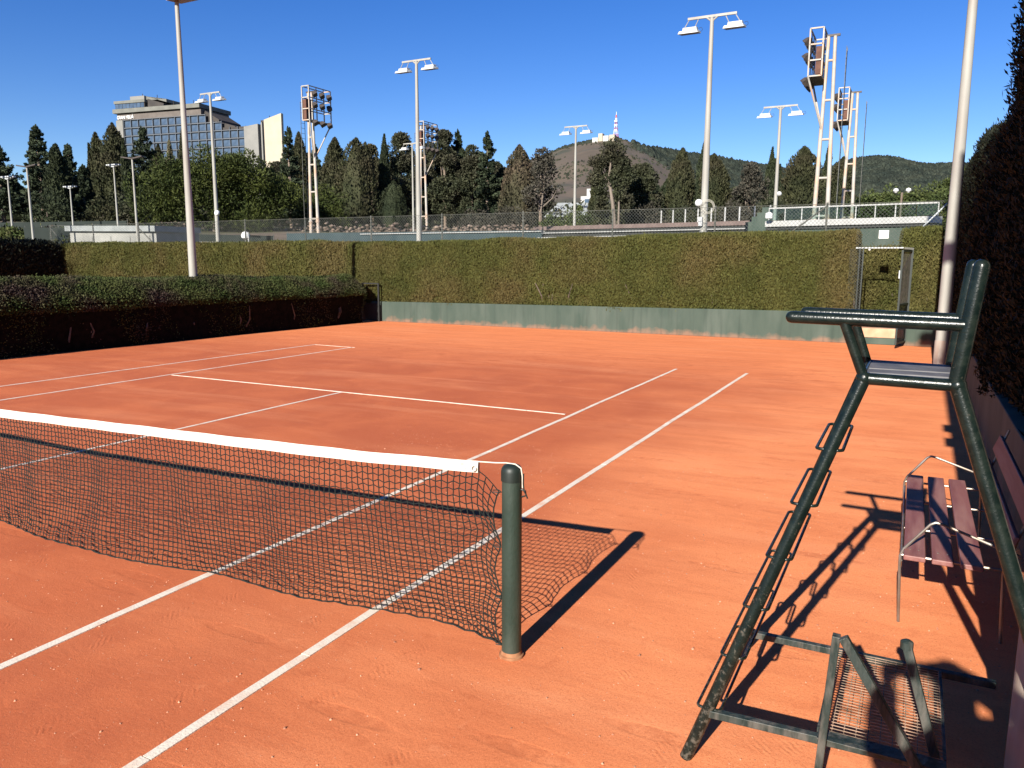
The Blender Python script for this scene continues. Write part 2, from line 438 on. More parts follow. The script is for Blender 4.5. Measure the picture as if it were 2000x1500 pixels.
M['twig'] = mat('twig', (0.06, 0.045, 0.035), (0.12, 0.09, 0.07), rough=0.9, scale=10)
M['cyp'] = mat('cypress_foliage', (0.021, 0.026, 0.011), (0.046, 0.048, 0.021), rough=0.8, scale=0.5, rand=0.4, spec=0.2, c3=(0.044, 0.038, 0.021), s3=0.3, trans=0.1)
M['cypd'] = mat('dark_cypress_foliage', (0.014, 0.021, 0.010), (0.036, 0.044, 0.020), rough=0.8, scale=0.5, rand=0.35, spec=0.2, trans=0.1)
M['cypb'] = mat('brown_cypress_foliage', (0.034, 0.034, 0.018), (0.056, 0.049, 0.029), rough=0.85, scale=0.4, rand=0.4, spec=0.15, c3=(0.09, 0.065, 0.045), s3=0.3)
M['cedar'] = mat('cedar_foliage', (0.018, 0.028, 0.014), (0.046, 0.058, 0.032), rough=0.8, scale=0.5, rand=0.45, spec=0.2, trans=0.1)
M['pale'] = mat('pale_foliage', (0.10, 0.095, 0.05), (0.17, 0.15, 0.09), rough=0.85, scale=0.5, rand=0.35, spec=0.15)
M['broad'] = mat('evergreen_foliage', (0.020, 0.026, 0.012), (0.052, 0.056, 0.028), rough=0.75, scale=0.5, rand=0.45, spec=0.25, c3=(0.05, 0.044, 0.028), s3=0.25, trans=0.1)
M['sparse'] = mat('sparse_foliage', (0.040, 0.042, 0.022), (0.08, 0.070, 0.040), rough=0.85, scale=0.5, rand=0.4, spec=0.15)
M['brown'] = mat('dry_foliage', (0.034, 0.032, 0.024), (0.060, 0.055, 0.043), rough=0.9, scale=0.4, rand=0.4, spec=0.1)
M['pine'] = mat('pine_foliage', (0.024, 0.036, 0.007), (0.060, 0.070, 0.013), rough=0.75, scale=0.45, rand=0.40, spec=0.25, c3=(0.030, 0.042, 0.010), s3=0.25, trans=0.12)
M['leafy'] = mat('leafy_foliage', (0.032, 0.050, 0.014), (0.075, 0.090, 0.026), rough=0.7, scale=0.9, rand=0.4, spec=0.25, trans=0.15)
M['scrub'] = mat('scrub', (0.020, 0.024, 0.017), (0.040, 0.042, 0.026), rough=0.9, scale=0.02, rand=0.4, spec=0.1)
M['forest'] = mat('forest', (0.018, 0.025, 0.020), (0.036, 0.042, 0.030), rough=0.9, scale=0.02, rand=0.35, spec=0.1)
M['hill'] = mat('hill_soil', (0.070, 0.055, 0.040), (0.115, 0.085, 0.060), rough=0.95, scale=0.012, detail=8, c3=(0.045, 0.045, 0.030), s3=0.012)
# far building
M['hotel_pier'] = mat('pale_stone', (0.165, 0.162, 0.15), (0.195, 0.19, 0.175), rough=0.8, scale=0.3)
M['hotel_cream'] = mat('cream_render', (0.35, 0.30, 0.225), (0.38, 0.33, 0.25), rough=0.85, scale=0.3)
M['hotel_slab'] = mat('slab_concrete', (0.12, 0.12, 0.105), (0.15, 0.15, 0.13), rough=0.85, scale=0.4)
M['hotel_brown'] = mat('brown_stone', (0.095, 0.080, 0.070), (0.120, 0.102, 0.090), rough=0.85, scale=0.5)
M['hotel_frame'] = mat('window_frame', (0.095, 0.105, 0.12), rough=0.5)
M['hotel_dark'] = mat('dark_cladding', (0.03, 0.026, 0.024), (0.045, 0.038, 0.033), rough=0.8, scale=0.4)
M['sign_white'] = mat('sign_letters', (0.85, 0.85, 0.82), rough=0.5)
def glass(name, c, rough=0.08, spec=0.9):
    m = mat(name, c, tuple(min(1, q * 1.7) for q in c), rough=rough, scale=0.35, spec=spec)
    return m
M['hotel_glass'] = glass('hotel_glass', (0.040, 0.058, 0.085), 0.15, 0.8)
M['hotel_spandrel'] = mat('spandrel', (0.045, 0.056, 0.070), (0.070, 0.082, 0.098), rough=0.35, scale=0.2, spec=0.6)
def clear_glass():
    m = bpy.data.materials.new('clear_glass'); m.use_nodes = True
    nt = m.node_tree; N = nt.nodes; L = nt.links
    N.remove(N['Principled BSDF'])
    t = N.new('ShaderNodeBsdfTransparent'); t.inputs[0].default_value = (0.72, 0.82, 0.80, 1)
    g = N.new('ShaderNodeBsdfGlossy'); g.inputs['Roughness'].default_value = 0.05
    f = N.new('ShaderNodeFresnel'); f.inputs['IOR'].default_value = 1.5
    x = N.new('ShaderNodeMixShader')
    L.new(f.outputs[0], x.inputs[0]); L.new(t.outputs[0], x.inputs[1]); L.new(g.outputs[0], x.inputs[2])
    L.new(x.outputs[0], N['Material Output'].inputs['Surface'])
    return m
M['clear_glass'] = clear_glass()
M['mast_red'] = mat('mast_red', (0.50, 0.10, 0.08), rough=0.6)
M['mast_white'] = mat('mast_white', (0.75, 0.74, 0.72), rough=0.6)
M['cloth_dark'] = mat('jacket_cloth', (0.02, 0.022, 0.03), (0.03, 0.032, 0.04), rough=0.9, scale=20)
M['skin'] = mat('skin', (0.45, 0.27, 0.19), (0.50, 0.31, 0.22), rough=0.6, scale=20)

# ------------------------------------------------------------------ terrain
TD = [0, 24, 30, 45, 60, 75, 105, 160, 300, 700, 1000, 6000]
TZ = [0, 0, 1.0, 2.2, 3.4, 4.3, 6.2, 8.5, 13, 26, 34, 60]
def terrain_z(x, y):
    d = np.hypot(x - CAM.x, y - CAM.y)
    s = np.clip((y - 20.9) / 5.0, 0, 1)
    s = s * s * (3 - 2 * s)
    return np.interp(d, TD, TZ) * s

def build_ground():
    xs = np.unique(np.concatenate([np.linspace(-5000, -400, 12), np.linspace(-400, -100, 12), np.linspace(-100, 40, 57), np.linspace(40, 400, 10), np.linspace(400, 5000, 8)]))
    ys = np.unique(np.concatenate([np.linspace(-600, -30, 6), np.linspace(-30, 20.6, 6), np.linspace(20.9, 32, 14), np.linspace(32, 130, 40), np.linspace(130, 500, 16), np.linspace(500, 5500, 14)]))
    X, Y = np.meshgrid(xs, ys, indexing='xy')
    Z = terrain_z(X, Y) - 0.03
    far = np.clip((Y - 30) / 20, 0, 1)
    Z = Z + far * 0.18 * np.sin(X * 0.31 + Y * 0.17) * np.cos(Y * 0.23 - X * 0.11)
    vs = np.stack([X, Y, Z], -1).reshape(-1, 3)
    nx = len(xs); ny = len(ys)
    i = np.arange(nx - 1)[None, :] + np.arange(ny - 1)[:, None] * nx
    i = i.ravel()
    fs = np.stack([i, i + 1, i + 1 + nx, i + nx], -1)
    g = np_mesh('ground', vs, fs, M['earth'], smooth=True)
    tag(g, 'brown earth ground rising behind the courts', 'ground', kind='structure')
build_ground()

# clay sheet of the two courts side by side
mb = MB()
mb.add([(-27, -26, 0), (9.36, -26, 0), (9.36, 19.2, 0), (-27, 19.2, 0)], [(0, 1, 2, 3)])
clay = mb.build('clay_court', M['clay'])
tag(clay, 'orange red clay tennis court surface', 'court', kind='structure')

# a raised kerb behind the court on which the photographer stands
mb = MB(); mb.box(6.0, 9.3, -8.0, -3.2, 0.0, 0.645)
tag(mb.build('raised_platform', M['concrete'], bevel=0.02), 'raised concrete platform beside the court', 'platform', kind='structure')

# ------------------------------------------------------------------ court lines: nailed strips of white tape
def court_line(p, q, w, seglen):
    p = Vector((*p, 0)); q = Vector((*q, 0))
    root = bpy.data.objects.new('court_line', None); COL.objects.link(root)
    tag(root, kind='structure')
    d = (q - p); Lt = d.length; d.normalize(); s = Vector((-d.y, d.x, 0))
    t = 0.0
    off0 = 0.0
    while t < Lt - 0.02:
        e = min(Lt, t + seglen * random.uniform(0.75, 1.25))
        if Lt - e < 0.3: e = Lt
        n = max(2, int((e - t) / 0.25))
        m_ = MB(); top = []; 
        off1 = random.uniform(-0.006, 0.006)
        vs = []
        for k in range(n + 1):
            f = k / n
            c = p + d * (t + (e - t - 0.006) * f) + s * (off0 + (off1 - off0) * f + random.uniform(-0.0015, 0.0015))
            ww = w / 2 + random.uniform(-0.002, 0.0015)
            z = 0.0045 + random.uniform(0, 0.0015)
            vs += [c - s * ww, c - s * ww * 0.96 + Vector((0, 0, z)), c + s * ww * 0.96 + Vector((0, 0, z)), c + s * ww]
        fs = []
        for k in range(n):
            a = k * 4; b_ = a + 4
            fs += [(a, b_, b_ + 1, a + 1), (a + 1, b_ + 1, b_ + 2, a + 2), (a + 2, b_ + 2, b_ + 3, a + 3)]
        fs += [(0, 1, 2, 3), (n * 4 + 3, n * 4 + 2, n * 4 + 1, n * 4)]
        m_.add(vs, fs).build('line_strip', M['line'], root)
        off0 = off1 + random.uniform(-0.004, 0.004)
        t = e
for p, q, w, sl in (((5.485, -11.88), (5.47, 0.12), 0.06, 1.0), ((5.47, 0.12), (5.53, 11.86), 0.06, 1.1),
                    ((4.115, -11.88), (4.11, 0.05), 0.06, 1.0), ((4.11, 0.05), (4.14, 11.82), 0.055, 1.2),
                    ((-5.66, -5), (-5.34, 11.86), 0.05, 1.6), ((-4.14, -5), (-4.10, 11.8), 0.05, 1.6),
                    ((-4.05, 6.40), (4.03, 6.42), 0.040, 1.4), ((0.0, -6.4), (0.02, 6.38), 0.05, 1.3),
                    ((-5.34, 11.83), (-4.0, 11.77), 0.026, 1.5)):
    court_line(p, q, w, sl)

# ------------------------------------------------------------------ net and post
def build_net():
    net = thing('tennis_net', 'black cord tennis net with white canvas top tape, bottom sagging on the clay', 'net', (0, 0, 0))
    bx = [-6.4, 1.0, 1.71, 2.49, 3.13, 3.62, 4.07, 4.54, 4.99, 5.5, 5.89, 6.15, 6.40]
    by = [0.0, 0.03, -0.02, -0.09, -0.11, -0.05, 0.02, 0.025, 0.02, 0.09, 0.15, 0.13, 0.06]
    def topz(x): return float(np.interp(x, [-6.3, -3, 0, 1.84, 4.17, 5.45, 6.29], [1.08, 0.98, 0.935, 0.96, 1.01, 1.04, 1.08]))
    nx = 318; ny = 26
    xs = np.linspace(-6.40, 6.40, nx + 1)
    P = np.zeros((nx + 1, ny + 1, 3))
    rng = np.random.default_rng(3)
    ph = rng.uniform(0, 6.28, 12)
    for i, x in enumerate(xs):
        zt = topz(max(-6.29, min(6.29, x))) - 0.055
        yb = np.interp(x, bx, by)
        wav = 0.012 * math.sin(x * 7.1 + ph[0]) + 0.009 * math.sin(x * 15 + ph[1])
        edge = min(1.0, (6.40 - abs(x)) / 0.12)
        if x > 6.29: zt = 1.025 - (x - 6.29) / 0.11 * 0.10
        for j in range(ny + 1):
            t = j / ny
            z = zt * (1 - t) + 0.012 * t
            # slack: the lower rows bunch and billow a little
            y = yb * t ** 1.8 + wav * math.sin(math.pi * t) * 1.2 + 0.03 * math.sin(x * 2.3 + 4 * t + ph[2]) * t * (1 - t)
            xx = x + 0.018 * math.sin(x * 3.1 + t * 2.2) * t + (0.010 * math.sin(x * 9 + ph[3]) * t)
            if j >= ny - 3:
                z += 0.006 * math.sin(x * 40 + j)
                y += 0.02 * math.sin(x * 5 + j * 0.7) * (t - 0.85) * 4
            hexo = 0.007 * (1 if (i + j) % 2 else -1) * (1 - t) if 0 < j < ny else 0
            if abs(x) > 5.8:
                sgn = 1 if x > 0 else -1
                bow = 0.045 * abs(math.sin(t * math.pi * 3.0)) * max(0, (abs(x) - 5.8) / 0.6) ** 2
                xx -= sgn * bow
            P[i, j] = (xx + rng.normal(0, 0.0015), y + rng.normal(0, 0.0015), max(0.008, z + hexo + rng.normal(0, 0.0012)))
    idx = np.arange((nx + 1) * (ny + 1)).reshape(nx + 1, ny + 1)
    pts = P.reshape(-1, 3)
    E1 = np.stack([idx[:-1].ravel(), idx[1:].ravel()], -1)
    E2 = np.stack([idx[:, :-1].ravel(), idx[:, 1:].ravel()], -1)
    E = np.concatenate([E1, E2])
    def prisms(A, B, r, n=3):
        d = B - A; d /= (np.linalg.norm(d, axis=1, keepdims=True) + 1e-9)
        ref = np.where(np.abs(d[:, 2:3]) < 0.9, np.array([[0, 0, 1.0]]), np.array([[0, 1.0, 0]]))
        u = np.cross(d, ref); u /= np.linalg.norm(u, axis=1, keepdims=True)
        w = np.cross(d, u)
        vs = []
        for k in range(n):
            a = 2 * math.pi * k / n
            o = (u * math.cos(a) + w * math.sin(a)) * r
            vs += [A + o, B + o]
        m = len(A)
        vs = np.stack(vs, 1).reshape(-1, 3)
        f = []
        b0 = np.arange(m) * 2 * n
        for k in range(n):
            k2 = (k + 1) % n
            f.append(np.stack([b0 + 2 * k, b0 + 2 * k + 1, b0 + 2 * k2 + 1, b0 + 2 * k2], -1))
        return vs, np.concatenate(f)
    vs, fs = prisms(pts[E[:, 0]], pts[E[:, 1]], 0.0037)
    np_mesh('net_mesh', vs, fs, M['net'], net)
    # bottom and side hem cords
    mb = MB()
    mb.tube([tuple(P[i, ny]) for i in range(0, nx + 1, 2)], 0.004, 5)
    mb.tube([tuple(P[nx, j]) for j in range(ny + 1)], 0.0045, 5)
    mb.build('hem_cord', M['net'], net, smooth=True)
    # top tape: folded canvas, two faces and a rounded top
    mb = MB()
    prof = [(-0.010, -0.060), (-0.011, -0.028), (-0.009, -0.004), (0.0, 0.003), (0.009, -0.004), (0.011, -0.028), (0.010, -0.060)]
    n = 120; base = 0
    xs2 = np.linspace(-6.28, 6.275, n + 1)
    for i, x in enumerate(xs2):
        zt = topz(x)
        for (yy, zz) in prof:
            mb.v.append((x, yy + 0.003 * math.sin(x * 4.0 + zz * 30), zt + zz + 0.0015 * math.sin(x * 11)))
    k = len(prof)
    for i in range(n):
        for j in range(k - 1):
            a = i * k + j; mb.f.append((a, a + k, a + k + 1, a + 1))
    mb.f.append(tuple(range(k))); mb.f.append(tuple(n * k + j for j in reversed(range(k))))
    tape = mb.build('top_tape', M['tape'], net, smooth=True)
    # stitching seam
    mb = MB(); mb.tube([(x, -0.0125, topz(x) - 0.046) for x in np.linspace(-6.27, 6.27, 60)], 0.0012, 4); mb.build('seam', M['cable'], tape)
    mb = MB(); mb.box(6.165, 6.205, -0.0135, -0.0128, topz(6.2) - 0.045, topz(6.2) - 0.012); mb.build('label_patch', M['patch'], tape)
    mb = MB()
    mb.tube([(6.255 + 0.014 * math.cos(a), -0.014, topz(6.25) - 0.040 + 0.014 * math.sin(a)) for a in np.linspace(0, 6.0, 14)], 0.004, 6, closed=True)
    mb.build('grommet', M['chrome'], tape, smooth=True)
    mb = MB()
    mb.tube([(6.27, 0, 1.078), (6.38, 0, 1.085), (6.44, 0, 1.092), (6.50, -0.004, 1.093), (6.535, -0.006, 1.075), (6.543, -0.006, 1.03), (6.545, -0.008, 0.97)], 0.0038, 8)
    mb.build('headline_cable', M['cable'], net, smooth=True)
    mb = MB()
    mb.tube([(6.552, -0.012, 1.05), (6.56, -0.03, 1.0), (6.565, -0.03, 0.96), (6.58, -0.035, 0.945), (6.588, -0.035, 0.925)], 0.004, 6)
    mb.build('cable_end', M['net'], net, smooth=True)
    # ties to the post
    for z in (0.93, 0.62, 0.33, 0.05):
        xe = float(np.interp(z, [0, 1], [6.39, 6.37]))
        mb = MB(); mb.tube([(xe - 0.01, 0.0, z), (xe + 0.03, -0.01, z + 0.01), (6.42, -0.012, z), (xe + 0.02, 0.01, z - 0.012), (xe - 0.01, 0.0, z - 0.01)], 0.003, 5)
        mb.build('tie_cord', M['cap'], net, smooth=True)
build_net()

post = thing('net_post', 'round dark green net post with domed cap', 'post', (6.48, 0, 0))
mb = MB(); mb.lathe([(0.054, 0.0), (0.054, 1.005)], (6.478, 0, 0), 28); mb.build('pipe', M['post_green'], post, (6.48, 0, 0), smooth=True)
mb = MB(); mb.lathe([(0.0575, 1.0), (0.0575, 1.05), (0.054, 1.068), (0.044, 1.082), (0.024, 1.090), (0.002, 1.092)], (6.476, 0, 0), 28); mb.build('cap', M['cap'], post, (6.48, 0, 0), smooth=True)
mb = MB(); mb.lathe([(0.070, 0.0), (0.068, 0.012), (0.060, 0.016), (0.056, 0.03), (0.055, 0.034)], (6.478, 0, 0), 28); mb.build('ground_sleeve', M['rust'], post, (6.48, 0, 0), smooth=True)
mb = MB(); mb.tube([(6.535, -0.005, 0.96), (6.56, -0.005, 0.955), (6.565, -0.005, 0.93), (6.54, -0.005, 0.92)], 0.005, 6); mb.build('hook', M['cap'], post, (6.48, 0, 0), smooth=True)

# ------------------------------------------------------------------ umpire chair
def umpire_chair():
    o = (8.15, 0.0, 0)
    u = thing('umpire_chair', 'tall dark green tubular umpire chair with ladder steps and armrests', 'chair', o)
    G = M['green_paint']
    nl0 = V(7.57, -0.44, 0); nl1 = V(8.16, -0.20, 1.70)
    fl0 = V(7.57, 0.46, 0); fl1 = V(8.15, 0.27, 1.70)
    def legpt(a, b, z): return a + (b - a) * (z / 1.70)
    def tube(name, pts, r, m=G, n=14, parent=u):
        b = MB(); b.tube(pts, r, n); return b.build(name, m, parent, o, smooth=True)
    tube('front_leg', [nl0, nl1], 0.027, M['green_paint']); tube('front_leg', [fl0, fl1], 0.027)
    tube('back_leg', [V(9.06, -0.42, 0), V(8.485, -0.20, 1.70)], 0.030); tube('back_leg', [V(9.06, 0.46, 0), V(8.48, 0.27, 1.70)], 0.030)
    tube('seat_rail', [V(8.16, -0.20, 1.70), V(8.485, -0.20, 1.695)], 0.024); tube('seat_rail', [V(8.15, 0.27, 1.70), V(8.48, 0.27, 1.695)], 0.024)
    tube('seat_rail', [V(8.155, -0.20, 1.70), V(8.155, 0.27, 1.70)], 0.022); tube('seat_rail', [V(8.482, -0.20, 1.695), V(8.482, 0.27, 1.695)], 0.022)
    def roundbar(name, a, b, r):
        a = Vector(a); b = Vector(b); d = (b - a).normalized()
        pts = [a, a + d * r * 0.25, a + d * r * 0.6, a + d * r, b]
        m_ = MB(); m_.tube(pts, [r * 0.35, r * 0.75, r * 0.94, r, r], 14); return m_.build(name, G, u, o, smooth=True)
    roundbar('armrest', V(7.85, -0.20, 1.935), V(8.51, -0.20, 1.925), 0.025)
    roundbar('armrest', V(7.85, 0.27, 1.927), V(8.51, 0.27, 1.918), 0.025)
    tube('arm_support', [V(8.16, -0.20, 1.70), V(8.072, -0.20, 1.925)], 0.020); tube('arm_support', [V(8.15, 0.27, 1.70), V(8.075, 0.27, 1.918)], 0.020)
    for yy in (-0.20, 0.27):
        roundbar('back_post', V(8.530, yy, 2.17), V(8.480, yy, 1.695), 0.029)
    # backrest board between the posts
    b = MB(); b.bar(V(8.527, -0.18, 2.06), V(8.527, 0.25, 2.06), 0.014, 0.10, (0.1, 0, 1)); b.build('backrest', M['mesh_seat'], u, o, bevel=0.004)
    # weld collars
    for c, r in (((8.16, -0.20, 1.70), 0.031), ((8.485, -0.20, 1.695), 0.034)):
        b = MB(); b.lathe([(r * 0.6, -r * 0.8), (r * 0.9, -r * 0.45), (r, 0), (r * 0.9, r * 0.45), (r * 0.6, r * 0.8)], c, 12); b.build('joint', G, u, o, smooth=True)
    # seat boards
    for y0, y1 in ((-0.02, 0.235),):
        b = MB(); b.box(8.165, 8.475, y0, y1, 1.706, 1.722); b.build('seat', M['mesh_seat'], u, o, bevel=0.004)
    b = MB(); b.box(8.165, 8.475, -0.165, -0.05, 1.706, 1.722); b.build('seat', M['mesh_seat'], u, o, bevel=0.004)
    # steps: bent rod loops passing round both front legs
    for z in (1.405, 1.17, 0.935, 0.71, 0.485, 0.24):
        a = legpt(nl0, nl1, z); c = legpt(fl0, fl1, z)
        hw = 0.050
        y0 = a.y - 0.004; y1 = c.y + 0.004; r = 0.022
        pts = []
        def arc(cx, cy, a0):
            for k in range(5):
                t = a0 + k * math.pi / 8
                pts.append((cx + r * math.cos(t), cy + r * math.sin(t), z))
        xm = (a.x + c.x) / 2
        arc(xm + hw - r, y1 - r, 0); arc(xm - hw + r, y1 - r, math.pi / 2); arc(xm - hw + r, y0 + r, math.pi); arc(xm + hw - r, y0 + r, 1.5 * math.pi)
        b = MB(); b.tube(pts, 0.0068, 8, closed=True); b.build('step', M['green_paint'], u, o, smooth=True)
    # lower bars and platform grating
    W = M['green_worn']
    def flat(name, p, q, w, h, up=(0, 0, 1)):
        b = MB(); b.bar(p, q, w, h, up); return b.build(name, W, u, o, bevel=0.003)
    flat('lower_bar', V(7.645, -0.415, 0.225), V(8.50, -0.375, 0.225), 0.034, 0.034)
    flat('lower_bar', V(7.655, 0.415, 0.225), V(8.785, 0.425, 0.225), 0.034, 0.034)
    gx0, gx1, gy0, gy1, gz = 8.10, 8.55, -0.35, 0.40, 0.245
    gr = MB()
    nxb = 10
    for i in range(nxb + 1):
        x = gx0 + (gx1 - gx0) * i / nxb
        gr.box(x - 0.0017, x + 0.0017, gy0, gy1, gz - 0.006, gz - 0.002)
    nyb = 30
    for j in range(nyb + 1):
        y = gy0 + (gy1 - gy0) * j / nyb
        gr.box(gx0, gx1, y - 0.0011, y + 0.0011, gz - 0.002, gz + 0.001)
    gb = gr.build('grating', M['grating'], u, o)
    for p, q in (((gx0 - 0.006, gy0, gz - 0.008), (gx0 - 0.006, gy1, gz - 0.008)), ((gx1 + 0.006, gy0, gz - 0.008), (gx1 + 0.006, gy1, gz - 0.008))):
        b = MB(); b.bar(p, q, 0.010, 0.024); b.build('grating_edge', W, gb, o)
    b = MB(); b.box(8.095, 8.56, -0.43, -0.358, 0.243, 0.249); b.build('grating_edge', W, gb, o, bevel=0.002)
    flat('brace', V(8.143, -0.452, 0.715), V(8.105, -0.452, 0.0), 0.030, 0.040, (0, 1, 0))
    flat('brace', V(8.168, -0.470, 0.72), V(8.62, -0.475, 0.005), 0.036, 0.030, (0, 1, 0))
    flat('brace', V(8.392, -0.30, 0.66), V(8.59, -0.33, 0.005), 0.034, 0.034, (0, 1, 0))
    b = MB(); b.lathe([(0.01, -0.02), (0.024, -0.016), (0.024, 0.012), (0.012, 0.02)], (8.391, -0.30, 0.665), 10); b.build('cap', W, u, o, smooth=True)
umpire_chair()

# ------------------------------------------------------------------ bench
def bench():
    o = (8.6, 2.3, 0)
    b0 = thing('park_bench', 'bench with maroon painted slats and thin steel tube frame beside the hedge', 'bench', o)
    for x0, x1 in ((8.372, 8.486), (8.518, 8.628), (8.662, 8.775)):
        m = MB(); m.box(x0, x1, 1.30, 3.26, 0.447, 0.478); m.build('seat_slat', M['slat'], b0, o, bevel=0.006)
    for (xa, za, xb, zb) in ((8.875, 0.565, 8.915, 0.675), (8.945, 0.745, 8.985, 0.86)):
        m = MB(); d = V(xb - xa, 0, zb - za).normalized(); n = V(d.z, 0, -d.x) * 0.013
        lo = V(xa, 0, za); hi = V(xb, 0, zb)
        q = [lo - n, lo + n, hi + n, hi - n]
        m.hexa([V(p.x, 1.30, p.z) for p in q], [V(p.x, 3.26, p.z) for p in q])
        m.build('back_slat', M['slat'], b0, o, bevel=0.005)
    for yy in (1.42, 3.18):
        pts = [V(8.375, yy + 0.03, 0.0), V(8.356, yy, 0.38), V(8.356, yy, 0.43), V(8.372, yy, 0.475), V(8.50, yy, 0.645), V(8.525, yy, 0.66), V(8.56, yy, 0.655), V(8.79, yy, 0.58), V(8.95, yy, 0.53)]
        m = MB(); m.tube(pts, 0.0085, 8); m.build('arm_tube', M['chrome'], b0, o, smooth=True)
        m = MB(); m.tube([V(9.02, yy, 0.92), V(8.93, yy, 0.62), V(8.88, yy, 0.42), V(8.90, yy, 0.0)], 0.0085, 8); m.build('back_tube', M['chrome'], b0, o, smooth=True)
        m = MB(); m.tube([V(8.358, yy, 0.436), V(8.885, yy, 0.436)], 0.0085, 8); m.build('seat_support', M['chrome'], b0, o, smooth=True)
    for yy in (1.95, 2.60):
        m = MB(); m.tube([V(8.37, yy, 0.438), V(8.885, yy, 0.438)], 0.008, 8); m.build('seat_support', M['chrome'], b0, o, smooth=True)
    m = MB(); m.tube([V(8.362, 1.42, 0.40), V(8.362, 3.18, 0.40)], 0.007, 8); m.build('front_rail', M['chrome'], b0, o, smooth=True)
    for x in (8.405, 8.45, 8.55, 8.60, 8.70, 8.745):
        m = MB(); m.lathe([(0.006, 0), (0.005, 0.0025), (0.001, 0.003)], (x, 1.42, 0.478), 8); m.build('bolt', M['chrome'], b0, o)
bench()

# ------------------------------------------------------------------ boundary walls
def wall(name, quads, label):
    m = MB()
    for lo, hi in quads: m.hexa(lo, hi)
    return tag(m.build(name, M['wall_splashed'], bevel=0.012), label, 'wall')
WY = 19.0
def wall_piece(x0, x1, z0, z1, y0=WY, y1=WY + 0.28):
    return ([(x0, y0, 0), (x1, y0, 0), (x1, y1, 0), (x0, y1, 0)], [(x0, y0, z0), (x1, y0, z1), (x1, y1, z1), (x0, y1, z0)])
wall('rendered_wall', [wall_piece(-9.0, 6.98, 0.70, 0.83)], 'low green rendered wall below the long back hedge')
wall('rendered_wall', [wall_piece(8.16, 9.165, 0.82, 0.82)], 'short green wall piece right of the open gate')
wall('rendered_wall', [([(9.17, -3, 0), (9.42, -3, 0), (9.42, 19.0, 0), (9.17, 19.0, 0)], [(9.17, -3, 0.76), (9.42, -3, 0.76), (9.42, 19.0, 0.76), (9.17, 19.0, 0.76)])], 'shaded low wall under the tall hedge behind the bench')
# threshold step of the gate
st = thing('gate_step', 'pinkish worn concrete step in the gateway', 'step', (7.57, 19.1, 0))
m = MB(); m.box(6.985, 8.155, 19.0, 19.5, 0.0, 0.17); m.build('riser', M['green_wall'], st, (7.57, 19.1, 0), bevel=0.015)
m = MB(); m.box(6.985, 8.155, 19.07, 20.6, 0.171, 0.42); m.build('tread', mat('worn_concrete', (0.50, 0.31, 0.20), (0.42, 0.22, 0.13), rough=0.9, scale=4, bump=0.4, bscale=30), st, (7.57, 19.1, 0), bevel=0.02)
m = MB(); m.box(6.985, 8.155, 20.6, 21.6, 0.3, 0.80); m.build('landing', M['earth'], st, (7.57, 19.1, 0), bevel=0.02)

# ------------------------------------------------------------------ foliage tools
def leaf_mesh(C, A, L, W, rng, N=None, spread=0.7):
    """rhombic leaves: centres C, axes A (unit), lengths L, widths W"""
    n = len(C)
    r = rng.normal(size=(n, 3))
    if N is not None:
        r = N + r * spread
    S = np.cross(A, r); S /= np.linalg.norm(S, axis=1, keepdims=True) + 1e-9
    L = np.broadcast_to(np.asarray(L, float), (n,))[:, None]; W = np.broadcast_to(np.asarray(W, float), (n,))[:, None]
    v = np.stack([C - A * L * 0.5, C + S * W * 0.5, C + A * L * 0.5, C - S * W * 0.5], 1).reshape(-1, 3)
    f = (np.arange(n) * 4)[:, None] + np.arange(4)[None, :]
    return v, f
def unit(a):
    return a / (np.linalg.norm(a, axis=1, keepdims=True) + 1e-9)
def lumps(rng, n=6, fx=1.0):
    k = rng.normal(size=(n, 3)) * fx; p = rng.uniform(0, 6.28, n)
    def f(P):
        return sum(np.sin(P @ k[i] + p[i]) for i in range(n)) / math.sqrt(n)
    return f

